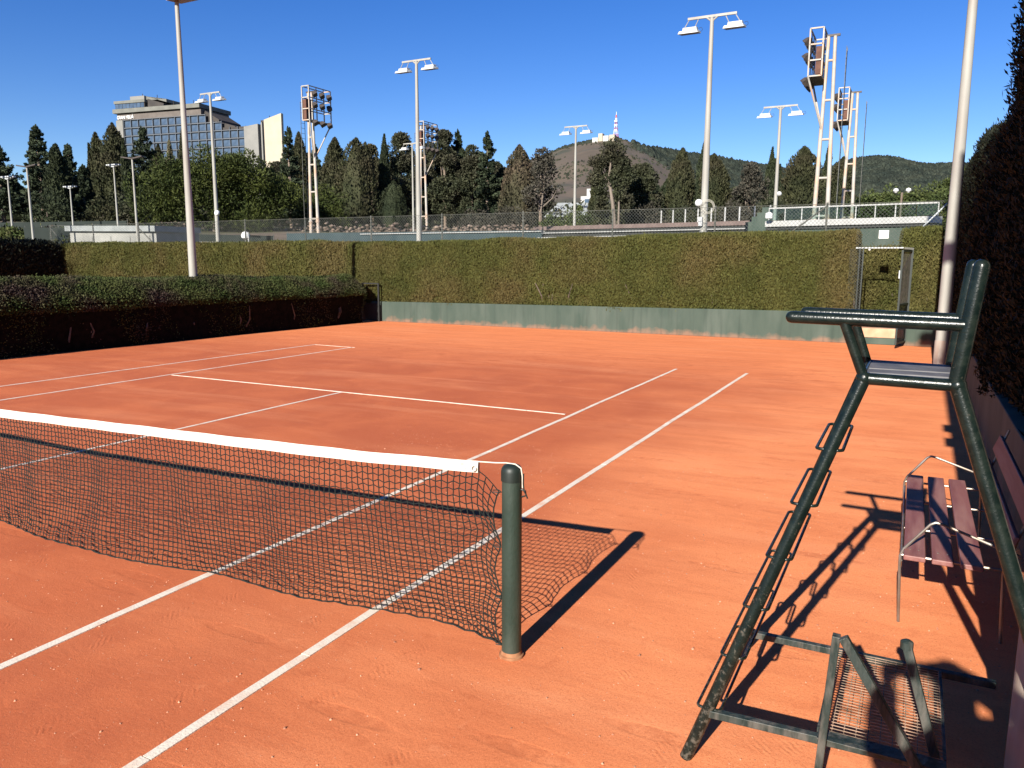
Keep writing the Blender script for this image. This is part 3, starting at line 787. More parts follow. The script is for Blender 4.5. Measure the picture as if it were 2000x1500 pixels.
def hedge(name, path, section, density, L, W, material, label, seed, rough=0.05, up=0.6, out=0.5, bare=None, cat='hedge', stems=0, core_in=0.06, lumpf=1.6, lumpa=0.05, tops=None, spread=0.45, core=None):
    """path: list of (x, y) along the hedge; section: list of (offset to the viewer's side, z) from base over the top to the back;
       tops: height scale at each path point"""
    rng = np.random.default_rng(seed)
    path = np.array(path, float); sec = np.array(section, float)
    tops = np.ones(len(path)) if tops is None else np.array(tops, float)
    seg = np.linalg.norm(np.diff(path, axis=0), axis=1); cum = np.concatenate([[0], np.cumsum(seg)])
    sl = np.linalg.norm(np.diff(sec, axis=0), axis=1); sc = np.concatenate([[0], np.cumsum(sl)])
    lf = lumps(rng, 8, lumpf)
    def surf(s, q):
        px = np.interp(s, cum, path[:, 0]); py = np.interp(s, cum, path[:, 1])
        ti = np.clip(np.searchsorted(cum, s, side='right') - 1, 0, len(seg) - 1)
        d = (path[1:] - path[:-1])[ti] / seg[ti][:, None]
        nrm = np.stack([d[:, 1], -d[:, 0]], -1)          # right-hand side of the path is the viewer's side
        off = np.interp(q, sc, sec[:, 0]); z = np.interp(q, sc, sec[:, 1]) * np.interp(s, cum, tops)
        e = 1e-3
        do = (np.interp(np.minimum(q + e, sc[-1]), sc, sec[:, 0]) - np.interp(np.maximum(q - e, 0), sc, sec[:, 0]))
        dz = (np.interp(np.minimum(q + e, sc[-1]), sc, sec[:, 1]) - np.interp(np.maximum(q - e, 0), sc, sec[:, 1]))
        n3 = np.stack([nrm[:, 0] * dz, nrm[:, 1] * dz, -do], -1); n3 = unit(n3)
        P = np.stack([px + nrm[:, 0] * off, py + nrm[:, 1] * off, z], -1)
        return P, n3
    root = thing(name, label, cat, (float(path[0, 0]), float(path[0, 1]), 0))
    org = tuple(root.location)
    # inner body
    ns = max(2, int(cum[-1] / 0.35)); nq = max(6, int(sc[-1] / 0.25))
    S, Qq = np.meshgrid(np.linspace(0, cum[-1], ns), np.linspace(0, sc[-1], nq), indexing='ij')
    P, n3 = surf(S.ravel(), Qq.ravel())
    P = P - n3 * core_in + n3 * (lf(P) * lumpa)[:, None]
    i = (np.arange(ns - 1)[:, None] * nq + np.arange(nq - 1)[None, :]).ravel()
    fs = np.stack([i, i + nq, i + nq + 1, i + 1], -1)
    np_mesh('hedge_body', P, fs, core or M['hedge_core'], root, org, smooth=True)
    bm_caps = [tuple(range(nq)), tuple((ns - 1) * nq + j for j in reversed(range(nq)))]
    mbc = MB(); mbc.v = [tuple(p) for p in P]; mbc.f = bm_caps
    mbc.build('hedge_end', core or M['hedge_core'], root, org)
    # leaves
    area = cum[-1] * sc[-1]; n = int(area * density)
    s = rng.uniform(0, cum[-1], n); q = rng.uniform(0, sc[-1], n)
    # extra leaves on both end faces
    P, n3 = surf(s, q)
    keep = np.ones(n, bool)
    if bare is not None:
        keep = bare(P, rng)
    P = P[keep]; n3 = n3[keep]
    P = P + n3 * (lf(P) * lumpa + rng.normal(0, rough, len(P)))[:, None]
    A = unit(n3 * out + np.array([0, 0, up]) + rng.normal(0, 0.45, (len(P), 3)))
    v, f = leaf_mesh(P, A, L * rng.uniform(0.6, 1.4, len(P)), W * rng.uniform(0.6, 1.4, len(P)), rng, n3, spread)
    vv = [v]; ff = [f]; c0 = len(v)
    for se in (0.0, cum[-1]):
        ne = int(density * 1.2)
        qq = rng.uniform(0, sc[-1], ne); t = rng.uniform(0, 1, ne) ** 0.6
        Pe, _ = surf(np.full(ne, se), qq)
        Pc = Pe.mean(0)
        Pe = Pc + (Pe - Pc) * t[:, None] + rng.normal(0, rough, Pe.shape)
        Ae = unit(rng.normal(0, 0.6, Pe.shape) + np.array([0, 0, up]))
        v, f = leaf_mesh(Pe, Ae, L * rng.uniform(0.6, 1.4, ne), W * rng.uniform(0.6, 1.4, ne), rng)
        vv.append(v); ff.append(f + c0); c0 += len(v)
    fo = np_mesh('foliage', np.concatenate(vv), np.concatenate(ff), material, root, org)
    fo['kind'] = 'stuff'
    for k in range(stems):
        ss = rng.uniform(0, cum[-1], 1); Pp, nn = surf(ss, np.array([sc[1] * 0.3]))
        p = Vector(Pp[0]); nn = Vector(nn[0])
        b = MB(); b.tube([p - nn * 0.15 + V(0, 0, -p.z * 0.0), p - nn * 0.05 + V(rng.normal(0, .05), rng.normal(0, .05), 0.3), p - nn * 0.1 + V(rng.normal(0, .1), rng.normal(0, .1), 0.7)], [0.03, 0.022, 0.012], 6)
        b.build('stem', M['twig'], root, org, smooth=True)
    return root

# back hedge: viewer's side is -Y -> the path runs towards -X ... the right of (-1,0) is +Y, so run towards +X
def holes(P, rng):
    k = np.ones(len(P), bool)
    # thin woody hole low in the hedge
    for hx, hz, r in ((-1.75, 0.95, 0.42), (-0.9, 0.92, 0.30), (-6.2, 0.85, 0.22)):
        d = np.hypot((P[:, 0] - hx), (P[:, 2] - hz) * 1.6)
        k &= ~((d < r) & (rng.uniform(size=len(P)) < 0.85))
    return k
sec_back = [(0.02, 0.62), (0.05, 1.0), (0.04, 2.2), (0.0, 2.72), (-0.10, 2.80), (-0.9, 2.80), (-1.0, 2.6), (-1.0, 1.0)]
hedge('clipped_hedge', [(-10.05, 19.12), (-2.0, 19.12), (6.88, 19.12)], sec_back, 3400, 0.075, 0.026, M['hedge'],
      'long clipped olive hedge on the back wall, lit by the sun', 11, rough=0.022, up=0.75, out=0.5, bare=holes, lumpa=0.045, tops=[0.985, 1.01, 1.055], stems=26)
hedge('clipped_hedge', [(7.93, 19.12), (8.85, 19.14)], sec_back, 2300, 0.085, 0.030, M['hedge'],
      'narrow clipped hedge piece right of the open gate', 12, rough=0.022, up=0.75, out=0.5, lumpa=0.04, tops=[1.06, 1.07], stems=3)
hedge('clipped_hedge', [(-27.6, 19.6), (-18.0, 19.5), (-10.10, 19.2)], [(0.02, 0.5), (0.05, 1.0), (0.04, 2.2), (0.0, 2.72), (-0.10, 2.80), (-0.9, 2.80), (-1.0, 2.6), (-1.0, 1.0)], 1900, 0.09, 0.032, M['hedge'],
      'clipped olive hedge beyond the neighbouring court at far left', 13, rough=0.028, up=0.75, out=0.5, lumpa=0.05, tops=[1.02, 1.0, 0.985], stems=16)
# hedge of the path behind the gate
hedge('clipped_hedge', [(6.2, 20.9), (9.2, 20.9)], [(0, 0.8), (0.05, 1.2), (0.04, 2.2), (0, 2.55), (-0.5, 2.6)], 1800, 0.085, 0.03, M['hedge'],
      'hedge seen through the open gateway', 14, rough=0.04, up=0.7, out=0.5, stems=6)
# low hedge at the left side of the court; viewer's side is +X -> path towards -Y has its right side at -X, so run towards +Y ... right of (0,1) is (1,0)
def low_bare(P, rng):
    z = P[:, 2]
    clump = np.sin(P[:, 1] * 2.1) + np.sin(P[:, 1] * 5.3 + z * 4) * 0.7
    pr = np.where(z < 0.95, 0.03 + 0.07 * clump, 1.0)  # lower leaves thinned so the near-black core reads as shade
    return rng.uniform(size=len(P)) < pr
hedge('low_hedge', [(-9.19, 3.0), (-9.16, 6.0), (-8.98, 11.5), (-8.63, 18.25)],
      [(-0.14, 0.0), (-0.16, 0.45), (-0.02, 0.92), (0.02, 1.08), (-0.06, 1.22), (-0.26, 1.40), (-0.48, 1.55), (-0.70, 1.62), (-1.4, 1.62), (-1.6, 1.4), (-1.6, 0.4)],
      4200, 0.046, 0.026, M['hedge_low'], 'lower dark green hedge along the left side of the court', 15, rough=0.028, up=0.3, out=0.45, bare=low_bare, stems=22, lumpa=0.05, lumpf=2.2, tops=[1.03, 1.03, 1.01, 0.95], core=M['hedge_core_shaded'], spread=0.35)
# tall hedge on the right, its shade put into near-black leaf and core colours; viewer's side is -X -> run towards -Y (right of (0,-1) is (-1,0))
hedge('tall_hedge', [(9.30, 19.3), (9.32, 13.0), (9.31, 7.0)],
      [(-0.02, 0.75), (0.10, 1.0), (0.16, 2.2), (0.14, 4.2), (0.06, 4.62), (-0.2, 4.78), (-1.2, 4.78), (-1.4, 3.5)], 1300, 0.085, 0.028, M['hedge_shaded'],
      'tall dark cypress hedge along the right side, far stretch with lower top', 16, rough=0.04, up=0.8, out=0.5, lumpa=0.10, lumpf=1.3, stems=8, tops=[0.95, 0.94, 0.80], core=M['hedge_core_shaded'])
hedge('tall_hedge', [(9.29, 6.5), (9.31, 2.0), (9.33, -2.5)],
      [(-0.02, 0.75), (0.10, 1.0), (0.17, 2.4), (0.17, 4.8), (0.10, 5.4), (-0.2, 5.7), (-1.2, 5.7), (-1.4, 4.5)], 1500, 0.075, 0.025, M['hedge_shaded'],
      'taller dark cypress hedge beside the bench at the right edge', 17, rough=0.032, up=0.8, out=0.5, lumpa=0.09, lumpf=1.3, stems=8, tops=[0.97, 1.0, 1.0], core=M['hedge_core_shaded'])
# tall hedge of the neighbouring court on the far left, shade put into near-black colours
hedge('tall_hedge', [(-27.2, 2.0), (-27.2, 19.4)],
      [(-0.3, 0.0), (0.0, 0.8), (0.05, 2.0), (0.0, 2.8), (-0.3, 2.92), (-1.4, 2.92)], 260, 0.16, 0.06, M['hedge_shaded'],
      'black looking shaded hedge at the far left edge, beyond the low hedge', 18, rough=0.05, up=0.6, out=0.4, lumpa=0.05, tops=[1.0, 1.0], core=M['hedge_core_shaded'])

# ------------------------------------------------------------------ chain link
def chain_wires(p, q, z0, z1, cell, r, zfun=None):
    """straight diagonal wires of a chain-link panel between plan points p and q"""
    p = np.array(p, float); q = np.array(q, float)
    Lg = np.linalg.norm(q - p); d = (q - p) / Lg; H = z1 - z0
    A = []; B = []
    k = int((Lg + H) / cell) + 1
    for i in range(k):
        s0 = i * cell
        for sg in (1, -1):
            if sg == 1:
                a = (s0 - H, 0.0); b = (s0, H)
            else:
                a = (s0, 0.0); b = (s0 - H, H)
            (sa, za), (sb, zb) = a, b
            # clip to 0..Lg
            def clip(sa, za, sb, zb):
                if sa > sb: sa, za, sb, zb = sb, zb, sa, za
                if sb <= 0 or sa >= Lg: return None
                m_ = (zb - za) / (sb - sa)
                if sa < 0: za += m_ * (0 - sa); sa = 0
                if sb > Lg: zb += m_ * (Lg - sb); sb = Lg
                return sa, za, sb, zb
            c = clip(sa, za, sb, zb)
            if c is None: continue
            sa, za, sb, zb = c
            A.append((*(p + d * sa), z0 + za)); B.append((*(p + d * sb), z0 + zb))
    A = np.array(A); B = np.array(B)
    dd = unit(B - A); nn = np.array([-d[1], d[0], 0.0]); u = np.cross(dd, nn)
    off = nn * r * 0.9
    sgn = np.where((np.arange(len(A)) % 2 == 0)[:, None], 1.0, -1.0)
    A = A + off * sgn; B = B + off * sgn
    vs = []
    for kk in range(3):
        a = 2 * math.pi * kk / 3
        o = (u * math.cos(a) + nn * math.sin(a)) * r
        vs += [A + o, B + o]
    vs = np.stack(vs, 1).reshape(-1, 3)
    b0 = np.arange(len(A)) * 6
    fs = np.concatenate([np.stack([b0 + 2 * k_, b0 + 2 * k_ + 1, b0 + 2 * ((k_ + 1) % 3) + 1, b0 + 2 * ((k_ + 1) % 3)], -1) for k_ in range(3)])
    return vs, fs

def fence(x0, x1, y, z0, z1, posts, label, cell=0.11, r=0.0042, tops=None):
    f = thing('chain_link_fence', label, 'fence', (x0, y, 0))
    org = tuple(f.location)
    vs, fs = chain_wires((x0, y), (x1, y), z0, z1, cell, r)
    w = np_mesh('wire_mesh', vs, fs, M['wire'], f, org); w['kind'] = 'stuff'
    for px in posts:
        b = MB(); b.tube([(px, y + 0.04, z0 - 1.2), (px, y + 0.04, z1 + 0.05)], 0.030, 8); b.build('post', M['fence_post'], f, org, smooth=True)
    b = MB(); b.tube([(x0, y, z1), (x1, y, z1)], 0.007, 6); b.build('top_wire', M['fence_post'], f, org)
    return f
fb = fence(-31.4, 8.98, 21.6, 2.1, 3.84, [-31.31, -27.94, -24.6, -21.2, -17.71, -14.32, -10.94, -7.64, -4.24, -0.88, 2.54, 5.83, 8.98], 'long chain link fence standing behind the clipped back hedge')
for a, c in (((5.83, 21.66, 3.8), (4.15, 21.66, 2.5)), ((8.95, 21.66, 3.78), (8.05, 21.66, 2.75)), ((-31.3, 21.66, 3.7), (-30.0, 21.66, 2.6)), ((-24.6, 21.66, 3.6), (-23.2, 21.66, 2.6))):
    b = MB(); b.tube([a, c], 0.022, 8); b.build('stay', M['fence_post'] if a[0] < 8 else M['galv'], fb, tuple(fb.location), smooth=True)

# ------------------------------------------------------------------ gate in the back wall
gt = thing('metal_gate', 'green mesh gate standing open in the back hedge', 'gate', (7.57, 19.0, 0))
go = tuple(gt.location)
for x in (6.96, 7.045):
    b = MB(); b.bar((x, 19.03, 0.35), (x, 19.03, 2.52), 0.032, 0.032, (0, 1, 0)); b.build('jamb', M['cap'], gt, go)
b = MB(); b.bar((8.20, 19.04, 0.30), (8.20, 19.04, 2.50), 0.045, 0.045, (0, 1, 0)); b.build('jamb', M['cap'], gt, go)
b = MB(); b.bar((6.86, 19.03, 2.52), (7.98, 19.03, 2.52), 0.03, 0.03); b.build('lintel', M['galv'], gt, go)
b = MB(); b.bar((8.0, 19.03, 2.51), (8.22, 19.03, 2.49), 0.03, 0.05); b.build('lintel', M['fence_post'], gt, go)
vs, fs = chain_wires((6.72, 18.99), (7.03, 18.99), 0.78, 2.5, 0.075, 0.0030); w = np_mesh('wire_mesh', vs, fs, M['wire'], gt, go); w['kind'] = 'stuff'
vs, fs = chain_wires((6.85, 18.99), (7.95, 18.99), 2.52, 2.98, 0.075, 0.0030); w = np_mesh('wire_mesh', vs, fs, M['wire'], gt, go); w['kind'] = 'stuff'
# swung-open leaf: hinge at (8.17, 18.98), other edge towards the camera
h0 = V(8.18, 18.97, 0); h1 = V(7.985, 18.05, 0)
leaf = MB()
for a, c in ((h0, h1),):
    leaf.bar(h0 + V(0, 0, 0.13), h0 + V(0, 0, 2.44), 0.045, 0.045, (0, 1, 0)); leaf.bar(h1 + V(0, 0, 0.10), h1 + V(0, 0, 2.44), 0.045, 0.045, (0, 1, 0))
    for z in (0.13, 1.10, 2.43):
        leaf.bar(h0 + V(0, 0, z), h1 + V(0, 0, z), 0.04, 0.045)
lf_ = leaf.build('gate_leaf', M['cap'], gt, go)
slat_bm = MB(); slat_bm.bar(h0 + V(0, 0, 0.0), h1 + V(0, 0, 0.0), 0.02, 0.012)
n_slat = 30
first = None
for k in range(n_slat):
    z = 0.2 + k * 0.03
    if first is None:
        first = MB().bar(h0, h1, 0.02, 0.010).build('rung', M['cap'], lf_, go); first.location = (0, 0, z)
    else:
        child_of(first, lf_, loc=(0, 0, z))
vs, fs = chain_wires((h0.x, h0.y), (h1.x, h1.y), 1.12, 2.42, 0.06, 0.003); w = np_mesh('wire_mesh', vs, fs, M['fence_post'], lf_, go); w['kind'] = 'stuff'
b = MB(); b.box(h1.x - 0.05, h1.x - 0.02, h1.y + 0.05, h1.y + 0.10, 1.75, 1.95); b.build('handle', M['galv'], lf_, go, bevel=0.004)
b = MB(); b.lathe([(0.02, -0.02), (0.03, 0), (0.02, 0.02)], (7.19, 18.97, 2.47), 10); b.build('lamp_knob', M['ball_white'], gt, go, smooth=True)
sg = MB(); sg.box(7.385, 7.615, 18.955, 18.963, 2.755, 2.965)
tag(sg.build('notice_board', M['white_sign'], bevel=0.002), 'blank white square notice on the wire above the gate', 'sign')

# small gate at the far left corner, its shade put in as black colour
sgt = thing('metal_gate', 'small dark metal gate in the shaded left corner', 'gate', (-8.9, 18.85, 0))
so = tuple(sgt.location)
for x in (-9.26, -8.56):
    b = MB(); b.bar((x, 18.86, 0.0), (x, 18.86, 1.36), 0.055, 0.055, (0, 1, 0)); b.build('gate_post', M['black'], sgt, so)
for z in (1.34, 0.62):
    b = MB(); b.bar((-9.26, 18.86, z), (-8.56, 18.86, z), 0.04, 0.04); b.build('gate_rail', M['black'], sgt, so)
b = MB(); b.box(-9.23, -8.59, 18.85, 18.87, 0.02, 0.60); b.build('gate_panel', M['black'], sgt, so)

# ------------------------------------------------------------------ light poles
def single_pole(x, y, h, r0, r1, label, mats, z0=0.0, flange=None):
    p = thing('light_pole', label, 'light pole', (x, y, z0)); o = (x, y, z0)
    pr = [(r0, 0.0), (r0 * 0.98, h * 0.2), (r0 + (r1 - r0) * 0.6, h * 0.6), (r1, h)]
    b = MB(); b.lathe([(r, z) for r, z in pr], o, 20); b.build('shaft', mats, p, o, smooth=True)
    if flange:
        b = MB(); b.lathe([(r0 * 1.06, 0), (r0 * 1.06, flange), (r0 * 1.0, flange + 0.015)], o, 20); b.build('base_sleeve', M['pole_dusty'], p, o, smooth=True)
    return p, o
def lamp_head(b_par, o, c, yaw, w=0.62, d=0.42, tilt=0.18, sgn=1):
    """flat floodlight housing hanging from the arm: upper ballast box, wide lower tray, glass underneath"""
    Rz = Matrix.Rotation(yaw, 3, 'Z') @ Matrix.Rotation(tilt, 3, 'X')
    def box(name, cx, cy, cz, sx, sy, sz, top, m, par, bev=0.008):
        lo = []; hi = []
        for (ix, iy) in ((-1, -1), (1, -1), (1, 1), (-1, 1)):
            lo.append(Vector(c) + Rz @ V(cx + ix * sx / 2, cy + iy * sy / 2, cz - sz / 2))
            hi.append(Vector(c) + Rz @ V(cx + ix * sx / 2 * top, cy + iy * sy / 2 * top, cz + sz / 2))
        q = MB(); q.hexa(lo, hi); return q.build(name, m, par, o, bevel=bev)
    h = box('lamp_housing', 0, 0, 0, w, d, 0.09, 0.86, M['lamp_body'], b_par)
    box('ballast_box', 0.02, 0.03, 0.095, w * 0.72, d * 0.5, 0.10, 0.92, M['lamp_body'], h)
    box('lamp_glass', 0, 0, -0.048, w * 0.92, d * 0.9, 0.012, 0.98, M['lamp_glass'], h, 0)
    # wiring loop at the end
    q = MB(); pts = [Vector(c) + Rz @ V(w * 0.5 + 0.02 + 0.06 * math.cos(a), 0.05, 0.05 + 0.06 * math.sin(a)) for a in np.linspace(-2.6, 2.6, 9)]
    q.tube(pts, 0.006, 5); q.build('cable_loop', M['black'], h, o, smooth=True)
    return h
def double_lamp(x, y, z0, top, arm, label, r0=0.085, r1=0.05, yaw=0.0, extra=None, hs=1.0, group='double headed floodlight poles'):
    p = thing('light_pole', label, 'light pole', (x, y, z0), group); o = (x, y, z0)
    h = top - z0
    b = MB(); b.lathe([(r0, -0.6), (r0, 0.3), (r0 * 0.8, h * 0.5), (r1, h - 0.05)], o, 14); b.build('shaft', M['pole'], p, o, smooth=True)
    d = V(math.cos(yaw), math.sin(yaw), 0)
    c = V(x, y, top)
    b = MB(); b.bar(c - d * arm / 2, c + d * arm / 2, 0.06, 0.075); b.build('cross_arm', M['pole'], p, o)
    for s in (-1, 1):
        b = MB(); b.tube([c + V(0, 0, -0.28), c + d * s * 0.05 + V(0, 0, -0.12), c + d * s * 0.17 + V(0, 0, -0.03)], 0.03, 8); b.build('arm_bracket', M['pole'], p, o, smooth=True)
        hc = c + d * s * (arm / 2 - 0.06) + V(0, 0, -0.40 * hs)
        for q in (-0.17, 0.17):
            b = MB(); b.tube([c + d * (s * (arm / 2 - 0.2) + q * 0.9) + V(0, 0, -0.02), hc + d * (q - s * 0.14 * 0 ) + V(0, 0, 0.13)], 0.014, 6); b.build('hanger', M['pole'], p, o)
        lamp_head(p, o, hc, yaw, 0.66 * hs, 0.46 * hs, 0.16)
    return p, o
def dish(p, o, c, r=0.2):
    b = MB(); b.lathe([(r * 0.3, -0.10), (r * 0.95, -0.05), (r, 0.0), (r * 0.9, 0.06), (r * 0.3, 0.12)], (0, 0, 0), 16)
    Rm = Matrix.Rotation(math.radians(80), 3, 'X')
    b.v = [tuple(Rm @ Vector(q) + Vector(c)) for q in b.v]
    b.build('dish', M['ball_white'], p, o, smooth=True)

# near pole by the chair (right edge), far right pole, left pole
pn, on_ = single_pole(8.94, 0.05, 11.4, 0.14, 0.085, 'dusty beige light pole at the right edge behind the umpire chair', M['pole_dusty'])
lamp_head(pn, on_, V(8.80, 0.05, 9.45), 0.0, 0.8, 0.5)
b = MB(); b.bar((8.94, 0.05, 9.62), (8.5, 0.05, 9.62), 0.06, 0.06); b.build('cross_arm', M['pole'], pn, on_)
for z in (3.42, 3.86):
    b = MB(); b.box(8.74, 8.90, -0.06, 0.12, z - 0.09, z + 0.09); b.build('speaker_box', M['flood_dark'], pn, on_, bevel=0.01)
pr_, or_ = single_pole(8.90, 14.7, 9.4, 0.130, 0.070, 'tall beige light pole in front of the tall hedge near the gate', M['pole'], flange=0.55)
lamp_head(pr_, or_, V(8.90, 14.7, 9.35), 0.0, 0.9, 0.5)
pl_, ol_ = single_pole(-9.85, 12.0, 9.0, 0.115, 0.055, 'tall cream light pole rising behind the low left hedge', M['pole'])
h_ = lamp_head(pl_, ol_, V(-9.62, 12.0, 9.04), 0.0, 0.72, 0.5, 0.1)

DL = [
 (-11.81, 26.28, 1.0, 10.79, 1.50, 'floodlight pole with two pale heads standing near the hedge middle', 0.13, 0.06),
 (1.95, 22.6, 0.9, 9.85, 1.55, 'tallest looking twin floodlight pole with a white dish and cable coil', 0.135, 0.06),
 (2.25, 34.96, 1.6, 9.16, 1.50, 'twin floodlight pole beside the white glass railing', 0.10, 0.06),
 (-10.26, 40.69, 2.2, 10.03, 1.45, 'thin twin floodlight pole in front of the brown hillside', 0.10, 0.055),
 (-27.19, 28.73, 1.8, 11.26, 1.50, 'twin floodlight pole in front of the big round pine', 0.12, 0.06),
 (-26.69, 47.61, 3.4, 10.99, 1.60, 'far twin floodlight pole half hidden behind a nearer pole', 0.09, 0.055),
]
made = []
for (x, y, z0, t, arm, lab, r0, r1) in DL:
    made.append(double_lamp(x, y, z0, t, arm, lab, r0, r1))
p, o = made[1]
dish(p, o, V(1.80, 22.45, 4.05), 0.125)
for k, rr in enumerate((0.17, 0.20, 0.23)):
    b = MB(); b.tube([(2.1 + rr * math.cos(a), 22.45 - 0.02 * k, 3.92 + rr * math.sin(a)) for a in np.linspace(0, 6.0, 18)], 0.005, 5, closed=True); b.build('cable_coil', M['cable'], p, o, smooth=True)
b = MB(); b.box(1.82, 1.95, 22.38, 22.46, 3.3, 3.6); b.build('junction_box', M['lamp_body'], p, o, bevel=0.01)
p, o = made[4]
dish(p, o, V(-26.9, 28.5, 4.75), 0.16)
p, o = made[2]
dish(p, o, V(2.42, 34.8, 5.25), 0.11)

def small_lamp(x, y, z0, top, label, headw, m, dark=False):
    p = thing('street_lamp', label, 'lamp', (x, y, z0), 'slim lamp posts on the far left'); o = (x, y, z0)
    b = MB(); b.lathe([(0.075, -0.5), (0.07, 0.5), (0.045, top - z0)], o, 10); b.build('shaft', m, p, o, smooth=True)
    for s in (-1, 1):
        b = MB(); b.bar((x, y, top), (x + s * headw * 0.9, y + 0.1 * s, top + (0.14 if not dark else 0.10)), 0.16, 0.07)
        b.build('lamp_head', M['flood_dark'] if dark else M['lamp_body'], p, o, bevel=0.01)
        if not dark:
            for q in (0.35, 0.7):
                b = MB(); b.bar((x + s * headw * q, y - 0.25, top + 0.12), (x + s * headw * q, y + 0.25, top + 0.15), 0.16, 0.09); b.build('lamp_head', M['lamp_body'], p, o, bevel=0.01)
small_lamp(-43.41, 26.84, 2.9, 7.16, 'white headed lamp post nearest the left picture edge', 0.6, M['pole'])
small_lamp(-34.32, 22.55, 1.9, 7.01, 'dark headed lamp post before the leftmost cypresses', 0.75, M['pole'], True)
small_lamp(-49.91, 35.29, 4.0, 7.52, 'short white headed lamp post between the left conifers', 0.6, M['pole'])
small_lamp(-41.68, 33.1, 3.4, 8.48, 'white headed lamp post behind the pale shed', 0.55, M['pole'])
small_lamp(-28.25, 24.35, 1.4, 7.31, 'dark headed lamp post in front of the pale shed', 0.75, M['pole'], True)

# ------------------------------------------------------------------ stadium light towers
def tower(x, y, z0, top, face, label, bw=2.9, bh=2.9, sc=1.0):
    t = thing('floodlight_tower', label, 'floodlight tower', (x, y, z0), 'stadium floodlight towers'); o = (x, y, z0)
    W = M['tower_white']
    legs = []
    for s in (-1, 1):
        a = V(x + s * 0.46 * sc, y, z0 - 0.5); c = V(x + s * 0.20 * sc, y, top - 0.25)
        b = MB(); b.tube([a, a + (c - a) * 0.25, c], [0.17 * sc, 0.14 * sc, 0.11 * sc], 12); b.build('leg', W, t, o, smooth=True)
        k = a + (c - a) * 0.16
        b = MB(); b.tube([k - V(0, 0, 0.08), k + V(0, 0, 0.08)], 0.21 * sc, 12); b.build('leg_flange', W, t, o, smooth=True)
        legs.append((a, c))
    n = 5
    for i in range(1, n + 1):
        f = i / (n + 0.6)
        b = MB(); b.tube([legs[0][0].lerp(legs[0][1], f), legs[1][0].lerp(legs[1][1], f)], 0.08 * sc, 8); b.build('cross_tie', W, t, o, smooth=True)
    b = MB(); b.bar(V(x - 0.4, y, top - 0.2), V(x + 0.5, y, top - 0.2), 0.14, 0.14); b.build('head_beam', M['flood_dark'], t, o)
    # cage
    d = 0.80 * sc
    xa = x + face * (0.35 * sc); xb = xa + face * d
    y0 = y - bw / 2; y1 = y + bw / 2; z1 = top; zb = top - bh
    cage = MB()
    for xx in (xa, xb):
        for yy in (y0, y1): cage.bar((xx, yy, zb), (xx, yy, z1), 0.085, 0.085, (0, 1, 0))
        for zz in (zb, zb + bh / 3, zb + 2 * bh / 3, z1): cage.bar((xx, y0, zz), (xx, y1, zz), 0.075, 0.075)
    for yy in (y0, y1):
        for zz in (zb, zb + bh / 3, zb + 2 * bh / 3, z1): cage.bar((xa, yy, zz), (xb, yy, zz), 0.085, 0.085)
    for i in (1, 2):
        yy = y0 + bw * i / 3; cage.bar((xb, yy, zb), (xb, yy, z1), 0.06, 0.06, (0, 1, 0)); cage.bar((xa, yy, zb), (xa, yy, z1), 0.06, 0.06, (0, 1, 0))
    cage.build('cage', W, t, o)
    b = MB(); b.box(min(xa, xb), max(xa, xb), y0 + 0.1, y1, zb - 0.05, zb + 0.02); b.build('cage_floor', M['flood_dark'], t, o)
    b = MB(); b.box(min(xa, xa + face * 0.5 * d), max(xa, xa + face * 0.5 * d), y0 + 0.05, y0 + 0.75, zb + 0.1, zb + bh * 0.62); b.build('ballast_cabinet', M['rusty_box'], t, o, bevel=0.02)
    for r in range(3):
        for cidx in range(3):
            cy = y0 + bw * (cidx + 0.5) / 3; cz = zb + bh * (r + 0.45) / 3.05 - (0.55 if r == 0 else 0.0)
            c = V(xb + face * 0.12, cy, cz)
            dirv = V(face * 0.75, 0, -0.66)
            q = MB(); q.tube([c - dirv * 0.18, c - dirv * 0.02, c + dirv * 0.30], [0.10, 0.24, 0.30], 4); q.build('floodlight', M['flood_dark'], t, o, smooth=False)
    # raking strut and ladder
    b = MB(); b.tube([V(xb, y0, zb), V(x + face * 0.25, y, zb - 3.3)], 0.06, 8); b.build('strut', W, t, o, smooth=True)
    b = MB(); b.tube([V(xb, y1, zb), V(x + face * 0.25, y, zb - 3.3)], 0.06, 8); b.build('strut', W, t, o, smooth=True)
    lx = x - face * 0.95
    ld = MB()
    for yy in (-0.25, 0.25): ld.bar((lx, y + yy, z0 + 2), (lx, y + yy, top - 1.0), 0.035, 0.035, (0, 1, 0))
    zz = z0 + 2
    while zz < top - 1.0:
        ld.bar((lx, y - 0.25, zz), (lx, y + 0.25, zz), 0.025, 0.025); zz += 0.45
    ld.build('ladder', M['fence_post'], t, o)
tower(-41.83, 53.54, 4.0, 17.4, 1, 'left stadium tower with a cage of floodlights above the cypresses')
tower(-44.86, 76.36, 5.6, 18.1, 1, 'far stadium tower half hidden behind a floodlight pole')
tower(2.35, 53.07, 3.2, 16.8, -1, 'tallest stadium tower on the right with rusty cabinet')
tower(2.65, 70.17, 4.2, 16.4, -1, 'second stadium tower just right of the tallest one', bw=2.6, bh=2.6)

